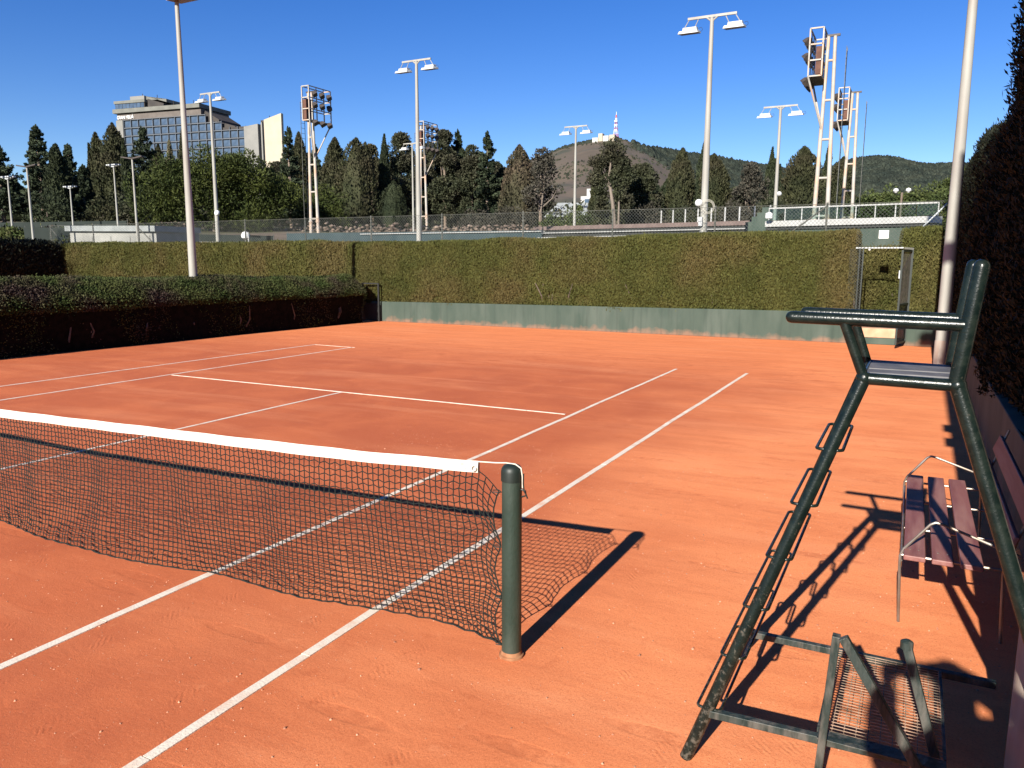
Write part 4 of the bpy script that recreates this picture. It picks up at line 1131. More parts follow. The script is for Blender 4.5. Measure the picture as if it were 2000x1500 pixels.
# ------------------------------------------------------------------ stands and walls beyond the fence
# stepped grandstand edge: maroon coping, white bench lines, dark risers
gs = thing('grandstand', 'low grandstand edge with maroon coping and white bench lines', 'grandstand', (-4.5, 35, 0)); o = tuple(gs.location)
A = V(-12.6, 39.9, 0); B = V(2.6, 30.2, 0); dd = (B - A).normalized(); nn = V(-dd.y, dd.x, 0)
def strip(name, za0, za1, zb0, zb1, off, th, m, par=gs, a=A, c=B, oo=o):
    q = MB(); f = nn * off; g_ = nn * (off + th)
    q.hexa([a + f + V(0, 0, za0), c + f + V(0, 0, zb0), c + g_ + V(0, 0, zb0), a + g_ + V(0, 0, za0)], [a + f + V(0, 0, za1), c + f + V(0, 0, zb1), c + g_ + V(0, 0, zb1), a + g_ + V(0, 0, za1)])
    return q.build(name, m, par, oo)
strip('riser', 0.5, 3.95, 0.5, 3.68, 0.06, 0.5, M['dark_wall'])
strip('coping', 3.98, 4.20, 3.66, 3.84, 0.0, 0.6, M['maroon_coping'])
strip('bench_line', 3.78, 3.83, 3.50, 3.54, -0.05, 0.10, M['white_rail'])
strip('bench_line', 3.50, 3.55, 3.30, 3.34, -0.25, 0.10, M['white_rail'])
for k in range(9):
    f = 0.62 + k * 0.047
    q = A.lerp(B, f) + nn * 0.4
    zb = 4.20 + (3.84 - 4.20) * f
    m = MB(); m.tube([q + V(0, 0, zb - 0.1), q + V(0, 0, zb + 0.62)], 0.035, 8); m.build('rail_post', M['white_rail'], gs, o, smooth=True)
# right terrace: stepped green wall, white coping, glass railing
tr = thing('spectator_terrace', 'green spectator terrace with white coping and glass railing', 'terrace', (6, 28, 0)); o2 = tuple(tr.location)
A2 = V(2.85, 29.1, 0); B2 = V(8.75, 26.45, 0); d2 = (B2 - A2).normalized(); n2 = V(-d2.y, d2.x, 0)
def strip2(name, za0, za1, zb0, zb1, off, th, m, a=A2, c=B2):
    q = MB(); f = n2 * off; g_ = n2 * (off + th)
    q.hexa([a + f + V(0, 0, za0), c + f + V(0, 0, zb0), c + g_ + V(0, 0, zb0), a + g_ + V(0, 0, za0)], [a + f + V(0, 0, za1), c + f + V(0, 0, zb1), c + g_ + V(0, 0, zb1), a + g_ + V(0, 0, za1)])
    return q.build(name, m, tr, o2)
strip2('terrace_wall', 0.2, 3.50, 0.2, 3.45, 0.05, 0.5, M['green_wall'])
strip2('coping', 3.52, 3.74, 3.46, 3.68, -0.06, 0.6, M['white_rail'])
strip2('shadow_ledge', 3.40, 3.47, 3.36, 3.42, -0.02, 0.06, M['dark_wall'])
strip2('top_rail', 4.22, 4.27, 4.10, 4.15, 0.15, 0.06, M['white_rail'])
npn = 9
for k in range(npn + 1):
    f = k / npn
    q = A2.lerp(B2, f) + n2 * 0.18
    zt = 4.25 + (4.13 - 4.25) * f; zb = 3.74 + (3.68 - 3.74) * f
    if k < npn - 1 or k == npn:
        m = MB(); m.tube([q + V(0, 0, zb), q + V(0, 0, zt)], 0.020, 8); m.build('rail_post', M['white_rail'], tr, o2, smooth=True)
    if k < npn:
        q2 = A2.lerp(B2, (k + 1) / npn) + n2 * 0.18
        m = MB(); e = d2 * 0.03; w_ = n2 * 0.006
        m.hexa([q + e + V(0, 0, zb + .03), q2 - e + V(0, 0, zb + .03), q2 - e + w_ + V(0, 0, zb + .03), q + e + w_ + V(0, 0, zb + .03)], [q + e + V(0, 0, zt - .04), q2 - e + V(0, 0, zt - .05), q2 - e + w_ + V(0, 0, zt - .05), q + e + w_ + V(0, 0, zt - .04)])
        m.build('glass_pane', M['clear_glass'], tr, o2)
# stepped end wall
ew = MB()
for k, (s0, s1, h) in enumerate(((0, 0.28, 3.75), (0.28, 0.5, 3.95), (0.5, 0.72, 4.1), (0.72, 1.05, 4.30))):
    a = V(1.95, 29.6, 0) + V(0.95, -0.31, 0) * s0; c = V(1.95, 29.6, 0) + V(0.95, -0.31, 0) * (s1 - 0.004)
    w_ = V(0.07, 0.22, 0)
    ew.hexa([a + V(0, 0, 0.3), c + V(0, 0, 0.3), c + w_ + V(0, 0, 0.3), a + w_ + V(0, 0, 0.3)], [a + V(0, 0, h), c + V(0, 0, h), c + w_ + V(0, 0, h), a + w_ + V(0, 0, h)])
ew.build('end_wall', M['green_wall'], tr, o2)
# a spotlight and reel on the terrace
m = MB(); m.lathe([(0.05, -0.12), (0.14, -0.1), (0.15, 0.08), (0.06, 0.14)], (3.02, 28.7, 3.93), 12); m.build('spot_lamp', M['ball_white'], tr, o2, smooth=True)
m = MB(); m.tube([(3.6 + 0.13 * math.cos(a), 28.3, 3.35 + 0.13 * math.sin(a)) for a in np.linspace(0, 6, 14)], 0.03, 6, closed=True); m.build('hose_reel', M['black'], tr, o2, smooth=True)

# windscreen-covered court fence in the middle distance with white pipes
def screen(name, a, c, z0a, z1a, z0c, z1c, m, label, rails=()):
    s = thing(name, label, 'windscreen', (a[0], a[1], 0)); oo = tuple(s.location)
    a3 = V(*a, 0); c3 = V(*c, 0); w_ = V(0, 0.05, 0)
    q = MB(); q.hexa([a3 + V(0, 0, z0a), c3 + V(0, 0, z0c), c3 + w_ + V(0, 0, z0c), a3 + w_ + V(0, 0, z0a)], [a3 + V(0, 0, z1a), c3 + V(0, 0, z1c), c3 + w_ + V(0, 0, z1c), a3 + w_ + V(0, 0, z1a)])
    q.build('screen_cloth', m, s, oo)
    for f0, f1, zr in rails:
        p0 = a3.lerp(c3, f0); p1 = a3.lerp(c3, f1)
        q = MB(); q.tube([p0 + V(0, -0.08, z0a + (z1a - z0a) * zr), p1 + V(0, -0.08, z0c + (z1c - z0c) * zr)], 0.03, 6); q.build('pipe_rail', M['white_rail'], s, oo, smooth=True)
    n = 7
    for k in range(n + 1):
        p = a3.lerp(c3, k / n)
        q = MB(); q.tube([p + V(0, 0.1, 0.5), p + V(0, 0.1, z1a + (z1c - z1a) * k / n + 0.1)], 0.03, 6); q.build('screen_post', M['fence_post'], s, oo, smooth=True)
    return s
screen('windscreen', (-26.5, 33.5), (-9.0, 40.5), 2.0, 3.78, 2.0, 4.0, M['teal'], 'teal windscreen with white pipes behind the hedge middle', ((0.1, 1.0, 0.62), (0.25, 1.0, 0.97)))
screen('windscreen', (-34.5, 26.6), (-27.0, 32.8), 1.6, 3.72, 2.0, 3.62, M['screen_green'], 'dark windscreen right of the pale shed', ((0.4, 1.0, 0.75),))
screen('windscreen', (-37.5, 24.0), (-34.6, 25.6), 1.8, 3.95, 1.8, 3.95, M['screen_green'], 'green mesh screen left of the pale shed')
screen('windscreen', (-60, 33.0), (-48, 38.5), 3.0, 5.0, 3.4, 5.2, M['screen_green'], 'distant dark green screen at the left edge')

# pale shed
sh = thing('equipment_shed', 'pale grey flat roofed shed behind the chain link fence', 'shed', (-31, 25, 0)); o = tuple(sh.location)
a = V(-34.7, 24.9, 0); c = V(-28.0, 25.3, 0); w_ = V(-0.2, 3.0, 0)
m = MB(); m.hexa([a + V(0, 0, 1.0), c + V(0, 0, 1.0), c + w_ + V(0, 0, 1.0), a + w_ + V(0, 0, 1.0)], [a + V(0, 0, 3.72), c + V(0, 0, 3.62), c + w_ + V(0, 0, 3.62), a + w_ + V(0, 0, 3.72)]); m.build('wall', M['shed_white'], sh, o)
a2 = a + V(-0.15, -0.2, 0); c2 = c + V(0.15, -0.2, 0)
m = MB(); m.hexa([a2 + V(0, 0, 3.73), c2 + V(0, 0, 3.63), c2 + w_ + V(0, 0.2, 3.63), a2 + w_ + V(0, 0.2, 3.73)], [a2 + V(0, 0, 4.03), c2 + V(0, 0, 3.93), c2 + w_ + V(0, 0.2, 3.95), a2 + w_ + V(0, 0.2, 4.05)]); m.build('roof', M['roof_grey'], sh, o)
for f in (0.08, 0.3, 0.52, 0.74):
    q = a.lerp(c, f); q2 = a.lerp(c, f + 0.19); e = V(0, -0.03, 0)
    m = MB(); m.hexa([q + e + V(0, 0, 1.2), q2 + e + V(0, 0, 1.2), q2 + V(0, 0, 1.2), q + V(0, 0, 1.2)], [q + e + V(0, 0, 3.45), q2 + e + V(0, 0, 3.42), q2 + V(0, 0, 3.42), q + V(0, 0, 3.45)]); m.build('panel', M['shed_white'], sh, o)
# background hedge at the far left
hedge('rough_hedge', [(-47.0, 22.6), (-33.6, 25.8)], [(0, 0.8), (0.2, 2.0), (0.15, 3.3), (-0.3, 3.75), (-1.6, 3.8), (-1.8, 2.0)], 260, 0.22, 0.11, M['hedge_low'], 'rough hedge left of the pale shed above the fence', 21, rough=0.12, up=0.5, out=0.5, lumpa=0.15, stems=3)

# white work lamp on a stand
wl_ = thing('work_lamp', 'small white globe lamp on a stand behind the fence', 'lamp', (-21.4, 25.2, 0)); o = tuple(wl_.location)
m = MB(); m.lathe([(0.06, -0.2), (0.19, -0.1), (0.21, 0.04), (0.14, 0.17), (0.02, 0.22)], (-21.4, 25.2, 3.33), 14); m.build('globe', M['ball_white'], wl_, o, smooth=True)
m = MB(); m.tube([(-21.4, 25.2, 1.0), (-21.4, 25.2, 3.2)], 0.03, 8); m.tube([(-21.2, 25.2, 2.7), (-21.2, 25.2, 3.5)], 0.03, 8); m.build('stand', M['white_rail'], wl_, o, smooth=True)

# small houses behind the trees
hs = thing('low_house', 'grey roofed low house seen between the trees', 'house', (-51, 134, 8)); o = tuple(hs.location)
m = MB(); m.box(-54.5, -46.8, 134, 142, 7.0, 10.3); m.build('wall', M['hotel_pier'], hs, o)
m = MB(); m.hexa([(-55.2, 132.6, 10.31), (-46.2, 133.4, 10.31), (-46.2, 143, 10.31), (-55.2, 143, 10.31)], [(-54.6, 138.0, 13.3), (-46.8, 138.4, 13.1), (-46.8, 138.8, 13.1), (-54.6, 138.4, 13.3)]); m.build('roof', M['roof_grey'], hs, o)
hs = thing('white_villa', 'small white stepped villa behind the thin floodlight pole', 'house', (-49.4, 150, 8)); o = tuple(hs.location)
m = MB(); m.box(-54.8, -52.0, 150, 156, 8, 15.4); m.build('wall', M['white_rail'], hs, o)
m = MB(); m.box(-53.6, -52.0, 150.3, 156, 15.41, 16.9); m.build('upper_wall', M['white_rail'], hs, o)
for z in (12.6, 14.0):
    m = MB(); m.box(-53.9, -52.7, 149.94, 149.99, z, z + 0.8); m.build('window', M['hotel_glass'], hs, o)

# rubble bank under the cypresses
def rubble():
    rng = np.random.default_rng(31)
    n = 1500
    t = rng.uniform(0, 1, n)
    x = -70 + 62 * t; y = 56 + 30 * t + rng.normal(0, 1.0, n)
    z = terrain_z(x, y) + rng.uniform(0.0, 1.1, n) * rng.uniform(0.1, 1, n)
    oc = np.array([[1, 0, 0], [-1, 0, 0], [0, 1, 0], [0, -1, 0], [0, 0, 1], [0, 0, -1]], float)
    of = np.array([[0, 2, 4], [2, 1, 4], [1, 3, 4], [3, 0, 4], [2, 0, 5], [1, 2, 5], [3, 1, 5], [0, 3, 5]])
    s = rng.uniform(0.08, 0.28, (n, 1, 1)) * rng.uniform(0.6, 1.4, (n, 6, 1)) * np.array([1.4, 1.0, 0.7])
    v = np.stack([x, y, z], -1)[:, None, :] + oc[None] * s
    f = (np.arange(n) * 6)[:, None, None] + of[None]
    r = np_mesh('rubble', v.reshape(-1, 3), f.reshape(-1, 3), mat('rubble_stone', (0.11, 0.080, 0.062), (0.19, 0.145, 0.112), rough=0.95, scale=0.4, rand=0.35))
    tag(r, 'bank of pale rubble and dry branches below the cypresses', 'rubble', kind='stuff')
rubble()

# ------------------------------------------------------------------ trees
def clump_cloud(rng, centers, radii, per, L, W, flat=1.0, up=0.25):
    Cs = []; As = []
    for c, r, n in zip(centers, radii, per):
        d = unit(rng.normal(size=(n, 3)))
        rr = r * rng.uniform(0.55, 1.08, n) ** 0.6
        p = c + d * rr[:, None] * np.array([1, 1, flat])
        Cs.append(p); As.append(unit(d + np.array([0, 0, up]) + rng.normal(0, 0.5, (n, 3))))
    return np.concatenate(Cs), np.concatenate(As)

def make_tree(x, y, z0, zt, w, kind, label, seed):
    rng = np.random.default_rng(seed)
    t = thing({'cyp': 'cypress_tree', 'cypd': 'cypress_tree', 'cypb': 'cypress_tree', 'pale': 'cypress_tree', 'cedar': 'cedar_tree'}.get(kind, 'evergreen_tree' if kind in ('broad', 'leafy') else 'dry_tree'),
              label, 'tree', (x, y, z0), {'cyp': 'cypresses beyond the courts', 'cypd': 'cypresses beyond the courts', 'cypb': 'cypresses beyond the courts', 'pale': 'cypresses beyond the courts'}.get(kind, 'trees beyond the courts'))
    org = (x, y, z0)
    h = zt - z0; R = w / 2
    base = np.array([x, y, z0])
    big = 1.0 if h > 6 else 0.45
    L = 0.34 * big; W = 0.15 * big
    mt = M[kind]
    trunk_top = 0.6
    if kind in ('cyp', 'cypd', 'cypb', 'pale'):
        n = int(min(7500, 1200 + 170 * w * h * 0.9))
        lf = lumps(rng, 6, 1.2); lf2 = lumps(rng, 6, 3.0)
        tips = [(0, 0, 1.0, R)]
        for k in range(rng.integers(1, 4) if w > 1.6 else 0):
            a = rng.uniform(0, 6.28); tips.append((math.cos(a) * R * 0.5, math.sin(a) * R * 0.4, rng.uniform(0.78, 0.95), R * 0.6))
        Cs = []; As = []
        lean = rng.normal(0, 0.03, 2)
        for (dx, dy, hh, rr) in tips:
            m_ = int(n * (rr / R) ** 1.2 / (1 + 0.5 * (len(tips) - 1)))
            tt = rng.uniform(0.03, 1, m_) ** 0.85
            prof = np.minimum(1, (tt / 0.10) ** 0.4) * np.clip(1 - np.clip((tt - 0.46) / 0.54, 0, 1) ** (2.1 if w > 1.6 else 1.6), 0, 1) ** 0.85
            th = rng.uniform(0, 2 * math.pi, m_)
            P0 = np.stack([np.cos(th) * rr, np.sin(th) * rr, tt * h * hh], -1)
            wob = 1 + 0.16 * lf(P0) + 0.10 * lf2(P0)
            rad = rr * prof * wob * rng.uniform(0.72, 1.06, m_)
            P = np.stack([dx + np.cos(th) * rad + lean[0] * tt * h, dy + np.sin(th) * rad + lean[1] * tt * h, 0.25 + tt * (h * hh - 0.25)], -1)
            Cs.append(P); As.append(unit(np.stack([np.cos(th) * 0.45, np.sin(th) * 0.45, np.full(m_, 0.9)], -1) + rng.normal(0, 0.32, (m_, 3))))
        C = np.concatenate(Cs) + base; A = np.concatenate(As)
        Wl = W if w > 1.6 else W * 0.8
        v, f = leaf_mesh(C, A, L * 1.25 * rng.uniform(0.6, 1.3, len(C)), Wl * rng.uniform(0.7, 1.5, len(C)), rng)
        np_mesh('crown', v, f, mt, t, org)
        b = MB()
        pr = [(max(0.02, R * 0.74 * min(1, (q / 0.10) ** 0.4) * max(0.0, 1 - max(0, (q - 0.46) / 0.54) ** 2.0) ** 0.9), q * h * 0.97) for q in np.linspace(0.06, 1, 9)]
        b.lathe([(r_, z_) for r_, z_ in pr], (x, y, z0), 9)
        b.v = [(p[0] + lean[0] * (p[2] - z0), p[1] + lean[1] * (p[2] - z0), p[2]) for p in b.v]
        b.build('inner_foliage', mt, t, org)
        trunk_top = 0.3; tr_ = 0.16
    elif kind == 'cedar':
        Cs = []; As = []
        nb = int(70 + h * 4)
        for k in range(nb):
            q = (k + rng.uniform(0, 1)) / nb
            z = h * (0.10 + 0.88 * q)
            ln = R * (1.15 * (1 - q) ** 0.75 + 0.10) * rng.uniform(0.6, 1.2)
            th = rng.uniform(0, 6.28)
            m_ = int(75 * (0.4 + ln / R))
            s = rng.uniform(0.05, 1, m_) ** 0.7
            d = np.array([math.cos(th), math.sin(th), 0.0]); sd = np.array([-d[1], d[0], 0])
            P = d * (s * ln)[:, None] + sd * (rng.normal(0, 0.22, m_) * ln * (1.1 - s) * 1.2)[:, None]
            P[:, 2] += z + s * ln * rng.uniform(-0.05, 0.35) + rng.normal(0, 0.10, m_)
            Cs.append(P); As.append(unit(d * 0.7 + np.array([0, 0, 0.25]) + rng.normal(0, 0.45, (m_, 3))))
        tipn = 120
        s = rng.uniform(0, 1, tipn); P = np.stack([rng.normal(0, 0.12, tipn) * (1 - s), rng.normal(0, 0.12, tipn) * (1 - s), h * (0.88 + 0.12 * s)], -1)
        Cs.append(P); As.append(unit(rng.normal(0, 0.3, (tipn, 3)) + np.array([0, 0, 1.0])))
        C = np.concatenate(Cs) + base; A = np.concatenate(As)
        v, f = leaf_mesh(C, A, L * rng.uniform(0.7, 1.4, len(C)), W * rng.uniform(0.8, 1.6, len(C)), rng)
        np_mesh('crown', v, f, mt, t, org)
        trunk_top = 0.93; tr_ = 0.2
    else:
        # several stacked lobes of clumps, with gaps
        nl = {'broad': 60, 'brown': 34, 'sparse': 30, 'leafy': 30}[kind]
        cs = []; rs = []
        for k in range(nl):
            q = rng.uniform(0.16, 1.0)
            env = R * (0.75 + 0.35 * math.sin(math.pi * min(1, q * 1.05))) * (1 if q < 0.6 else max(0.25, 1 - ((q - 0.6) / 0.4) ** 1.4 * 0.8))
            th = rng.uniform(0, 6.28); rr = env * math.sqrt(rng.uniform(0.05, 1)) * 0.8
            r = R * rng.uniform(0.24, 0.42)
            cs.append(base + np.array([math.cos(th) * rr, math.sin(th) * rr, min(q * h, h - r * 0.8)])); rs.append(r)
        cs.append(base + np.array([rng.normal(0, R * 0.15), 0, h - R * 0.22])); rs.append(R * 0.24)
        dens = {'broad': 200, 'brown': 95, 'sparse': 110, 'leafy': 170}[kind]
        per = [int(dens * (r / (R * 0.3)) ** 2) for r in rs]
        C, A = clump_cloud(rng, cs, rs, per, L, W)
        v, f = leaf_mesh(C, A, L * 0.95 * rng.uniform(0.6, 1.3, len(C)), W * 1.15 * rng.uniform(0.7, 1.5, len(C)), rng)
        np_mesh('crown', v, f, mt, t, org)
        tr_ = 0.2; trunk_top = 0.75
        nbr = {'broad': 5, 'brown': 16, 'sparse': 12, 'leafy': 4}[kind]
        for k in range(nbr):
            q0 = rng.uniform(0.1, 0.6); e = cs[int(rng.integers(0, len(cs)))]
            p0 = V(x, y, z0 + h * q0); e = V(*e); mid = (p0 + e) / 2 + V(*rng.normal(0, 0.2, 3))
            bb = MB(); bb.tube([p0, mid, e], [0.09 * big, 0.06 * big, 0.025 * big], 5); bb.build('limb', M['bark_pale'] if kind in ('brown', 'sparse') else M['bark'], t, org, smooth=True)
    b = MB(); b.tube([(x, y, z0 - 0.6), (x, y, z0 + h * trunk_top * 0.5), (x, y, z0 + h * trunk_top)], [tr_ * big * 1.2, tr_ * big, 0.04], 7)
    b.build('trunk', M['bark'], t, org, smooth=True)
    return t

TREES = [
 (-78.2, 46.5, 5.9, 13.8, 3.8, 'cedar', 'conifer cut off by the left picture edge'),
 (-87.0, 55.3, 6.5, 17.2, 0.9, 'cyp', 'thin cypress at the left side of the leftmost tall conifer'),
 (-83.1, 53.9, 6.3, 17.4, 3.1, 'cedar', 'tall pale green conifer, highest tree at far left'),
 (-75.6, 50.9, 5.9, 14.4, 2.0, 'cypd', 'very dark rounded cypress right of the tall far left conifer'),
 (-84.8, 58.7, 6.5, 16.0, 2.6, 'cedar', 'spiky conifer with sky around it, left of the hotel'),
 (-78.2, 55.9, 6.2, 12.9, 1.8, 'cedar', 'short conifer between the spiky conifer and the thin cypress'),
 (-83.2, 60.9, 6.5, 16.2, 0.9, 'cyp', 'thin cypress just left of the broad cypress by the hotel'),
 (-81.0, 60.6, 6.4, 17.2, 1.9, 'cyp', 'left shoulder cypress of the broad pair beside the hotel'),
 (-77.2, 59.0, 6.2, 18.0, 2.5, 'cyp', 'broad tall cypress covering the left corner of the hotel'),
 (-74.8, 58.9, 6.1, 16.0, 0.8, 'cypd', 'thin dark cypress in front of the white hotel pier'),
 (-81.5, 66.6, 6.6, 19.0, 4.3, 'cedar', 'wide pale conifer in front of the hotel windows'),
 (-83.3, 70.8, 6.7, 17.4, 1.5, 'cyp', 'small cypress before the middle of the hotel windows'),
 (-82.4, 71.9, 6.7, 17.9, 1.5, 'pale', 'cream coloured tree tip before the hotel windows'),
 (-77.0, 69.0, 6.5, 18.6, 1.3, 'cyp', 'narrow cypress left of the cream pole, before the hotel'),
 (-62.4, 72.7, 6.1, 18.5, 2.5, 'cedar', 'conifer right of the cream hotel slab'),
 (-65.3, 78.1, 6.4, 18.9, 2.0, 'cyp', 'cypress directly behind the left stadium tower'),
 (-67.9, 83.8, 6.7, 18.4, 2.2, 'cedar', 'conifer just right of the left stadium tower legs'),
 (-59.6, 77.9, 6.2, 17.7, 3.0, 'cyp', 'leaning topped cypress, first right of the left stadium tower'),
 (-56.2, 78.0, 6.1, 17.4, 4.0, 'cyp', 'fat round cypress, second right of the left stadium tower'),
 (-61.9, 88.8, 6.7, 18.3, 3.3, 'sparse', 'sparse tree with sky showing through, right of the fat cypress'),
 (-55.9, 83.3, 6.3, 18.7, 1.2, 'cypd', 'slender dark cypress standing above the sparse tree'),
 (-56.2, 88.0, 6.5, 19.3, 4.2, 'broad', 'bulky dark evergreen left of the middle floodlight pole'),
 (-49.1, 75.8, 5.8, 11.7, 2.5, 'cypd', 'short dark cypress left of the middle floodlight pole base'),
 (-56.0, 95.4, 6.7, 19.0, 3.7, 'broad', 'dark evergreen behind the middle floodlight pole'),
 (-51.2, 91.3, 6.5, 19.8, 3.7, 'broad', 'large evergreen right of the middle floodlight pole'),
 (-50.7, 94.0, 6.6, 20.4, 2.9, 'cedar', 'pointed conifer rising from the large evergreens'),
 (-48.0, 93.2, 6.5, 17.9, 3.6, 'broad', 'evergreen in the dip left of the last tall conifer'),
 (-44.1, 90.8, 6.3, 19.3, 3.3, 'cedar', 'last tall conifer before the sky gap and the hill'),
 (-44.0, 95.5, 6.5, 14.8, 2.9, 'broad', 'low evergreen in the gap left of the brownish cypress'),
 (-38.6, 89.2, 6.1, 16.9, 3.3, 'cypb', 'brownish cypress at the left foot of the hill'),
 (-34.3, 86.9, 5.9, 15.9, 4.2, 'brown', 'broad dry tree with bare branches before the hill'),
 (-22.6, 91.5, 5.9, 13.9, 3.8, 'broad', 'dark evergreen right of the umbrella pine'),
 (-27.2, 87.8, 5.8, 13.2, 1.5, 'cyp', 'cypress left of the umbrella pine trunk'),
 (-22.0, 100.1, 6.3, 12.9, 1.9, 'cypd', 'small dark cypress between evergreen and cypress group'),
 (-18.4, 92.8, 5.9, 15.7, 2.6, 'cyp', 'cypress left of the pole with the white dish'),
 (-18.7, 105.1, 6.5, 18.1, 1.4, 'cypd', 'pointed dark cypress right behind the pole with the dish'),
 (-14.1, 93.9, 5.9, 14.9, 2.7, 'cyp', 'cypress right of the pole with the white dish'),
 (-9.8, 92.8, 5.8, 13.6, 3.6, 'brown', 'dry tree with pale bare trunk above the grandstand'),
 (-10.2, 106.9, 6.5, 17.1, 1.0, 'cypd', 'needle thin cypress left of the railing floodlight pole'),
 (-9.4, 105.0, 6.4, 15.3, 1.9, 'cypd', 'dark cypress at the foot of the needle thin one'),
 (-3.7, 91.7, 5.6, 14.9, 3.6, 'cyp', 'fat cypress left of the tallest stadium tower'),
 (-3.1, 107.8, 6.5, 17.4, 0.9, 'cypd', 'thin cypress between the legs of the tallest stadium tower'),
 (-1.0, 106.0, 6.4, 15.2, 2.6, 'cyp', 'cypress between the two right stadium towers'),
 (-6.3, 99.4, 6.1, 13.4, 1.9, 'cypd', 'dark cypress behind the railing floodlight pole'),
 (9.8, 42.4, 2.3, 6.9, 1.9, 'leafy', 'green leafy tree behind the tall right light pole'),
 (10.4, 36.4, 1.8, 6.6, 1.6, 'leafy', 'green leafy tree between the right pole and tall hedge'),
 (11.38, -6.5, 0.0, 17.5, 3.0, 'cyp', 'unseen cypress added behind the photographer to shade the right hedge'),  # from here on: unseen cypresses, added only to shade the side hedges
 (11.45, -10.5, 0.0, 18.5, 3.2, 'cyp', 'taller unseen cypress added farther back to shade the right hedge'),
 (-29.2, -2.0, 0.0, 15.8, 4.8, 'cyp', 'unseen cypress added beyond the left picture edge to shade the far left hedge'),
]
for i, (x, y, z0, zt, w, k, lab) in enumerate(TREES):
    wk = {'cyp': 1.22, 'cypd': 1.22, 'cypb': 1.25, 'cedar': 1.3, 'broad': 1.35, 'sparse': 1.25, 'brown': 1.25}.get(k, 1.0)
    make_tree(x, y, z0, zt, w * wk, k, lab, 100 + i)

BACK = [(-74.0, 89.2, 7.0, 18.2, 3.4), (-74.2, 93.0, 7.1, 18.0, 3.5), (-73.9, 97.1, 7.2, 18.8, 3.7), (-67.9, 94.3, 7.0, 18.7, 3.4), (-67.9, 98.0, 7.1, 18.6, 3.5), (-67.8, 101.9, 7.2, 19.8, 3.6), (-62.0, 98.6, 7.0, 19.7, 3.6), (-62.0, 102.2, 7.1, 19.5, 3.5), (-59.9, 107.1, 7.2, 21.4, 4.1), (-55.0, 103.0, 7.0, 19.8, 3.5), (-54.5, 106.8, 7.1, 20.1, 3.6), (-53.6, 110.7, 7.2, 19.3, 3.6), (-96.3, 63.0, 7.0, 14.9, 3.0), (-97.9, 66.1, 7.1, 14.5, 2.8), (-99.3, 69.4, 7.2, 14.3, 2.9), (-93.5, 67.2, 7.0, 14.7, 2.8), (-93.9, 71.8, 7.1, 17.0, 3.2), (-95.2, 75.1, 7.2, 18.0, 3.0), (-88.6, 73.7, 7.0, 17.9, 3.3), (-89.8, 77.1, 7.1, 17.4, 3.3), (-81.4, 90.5, 7.2, 18.5, 3.5), (-75.5, 87.8, 7.0, 18.9, 3.0), (-28.7, 117.9, 7.1, 14.8, 3.2), (-17.7, 123.8, 7.2, 14.9, 3.2), (-23.0, 116.4, 7.0, 14.8, 2.8), (-101.0, 61.1, 7.1, 13.4, 3.4)]
BACKL = ['dark back row tree %s' % q for q in (
 'glimpsed behind the left stadium tower', 'behind the leaning topped cypress', 'between leaning and fat cypress', 'behind the fat round cypress', 'behind the sparse tree',
 'behind the slender dark cypress', 'behind the bulky evergreen, left side', 'behind the far stadium tower', 'behind the large evergreens at the pointed conifer', 'behind the large evergreens, right side',
 'left of the last tall conifer', 'filling the sky gap before the hill', 'behind the very dark rounded cypress', 'left of the spiky conifer', 'behind the spiky conifer', 'behind the short conifer',
 'behind the broad cypress by the hotel', 'at the white pier of the hotel', 'before the hotel windows at left', 'before the hotel windows in the middle', 'below the cream slab of the hotel', 'right of the cream slab of the hotel',
 'at the hill foot right of the umbrella pine', 'above the grandstand near the dry tree', 'between umbrella pine and dish pole', 'at the far left edge')]
for i, (x, y, z0, zt, w) in enumerate(BACK):
    t_ = make_tree(x, y, z0, zt - 0.4 - 0.5 * (i % 3), w * 1.5, ('broad', 'cypd', 'cedar', 'broad')[i % 4], BACKL[i], 700 + i)
    t_['group'] = 'back row of dark trees behind the cypresses'
# far wooded slope closing the view under the crowns
def far_wood():
    rng = np.random.default_rng(77)
    n = 5200
    az = np.radians(rng.uniform(-66, 8, n)); d = rng.uniform(150, 240, n)
    x = CAM.x + np.sin(az) * d; y = CAM.y + np.cos(az) * d
    z = terrain_z(x, y) + rng.uniform(0.3, 4.2, n)
    k = 34
    P = np.repeat(np.stack([x, y, z], -1), k, 0) + rng.normal(0, 0.9, (n * k, 3)) * np.array([1, 1, 0.8])
    A = unit(rng.normal(0, 0.6, P.shape) + np.array([0, 0, 0.7]))
    v, f = leaf_mesh(P, A, rng.uniform(0.5, 1.1, len(P)), rng.uniform(0.35, 0.6, len(P)), rng)
    tag(np_mesh('wooded_slope', v, f, M['broad']), 'dark mass of distant wood under the tree crowns', 'wood', kind='stuff')
far_wood()

def lobed_tree(name, label, base, lobes, kind, seed, per, L, W, trunks=(), group=None):
    rng = np.random.default_rng(seed)
    t = thing(name, label, 'tree', base, group); org = tuple(base)
    cs = []; rs = []
    for (c, r) in lobes:
        c = np.array(c)
        for k in range(15):
            d = unit(rng.normal(size=(1, 3)))[0]
            cs.append(c + d * r * rng.uniform(0.35, 0.75)); rs.append(r * rng.uniform(0.32, 0.52))
    n = [int(per * (q / np.mean(rs)) ** 2) for q in rs]
    C, A = clump_cloud(rng, cs, rs, n, L, W, flat=0.9, up=0.4)
    v, f = leaf_mesh(C, A, L * rng.uniform(0.6, 1.4, len(C)), W * rng.uniform(0.7, 1.4, len(C)), rng)
    np_mesh('crown', v, f, M[kind], t, org)
    for pts, rad in trunks:
        b = MB(); b.tube(pts, rad, 8); b.build('trunk', M['bark_pale'], t, org, smooth=True)
    return t
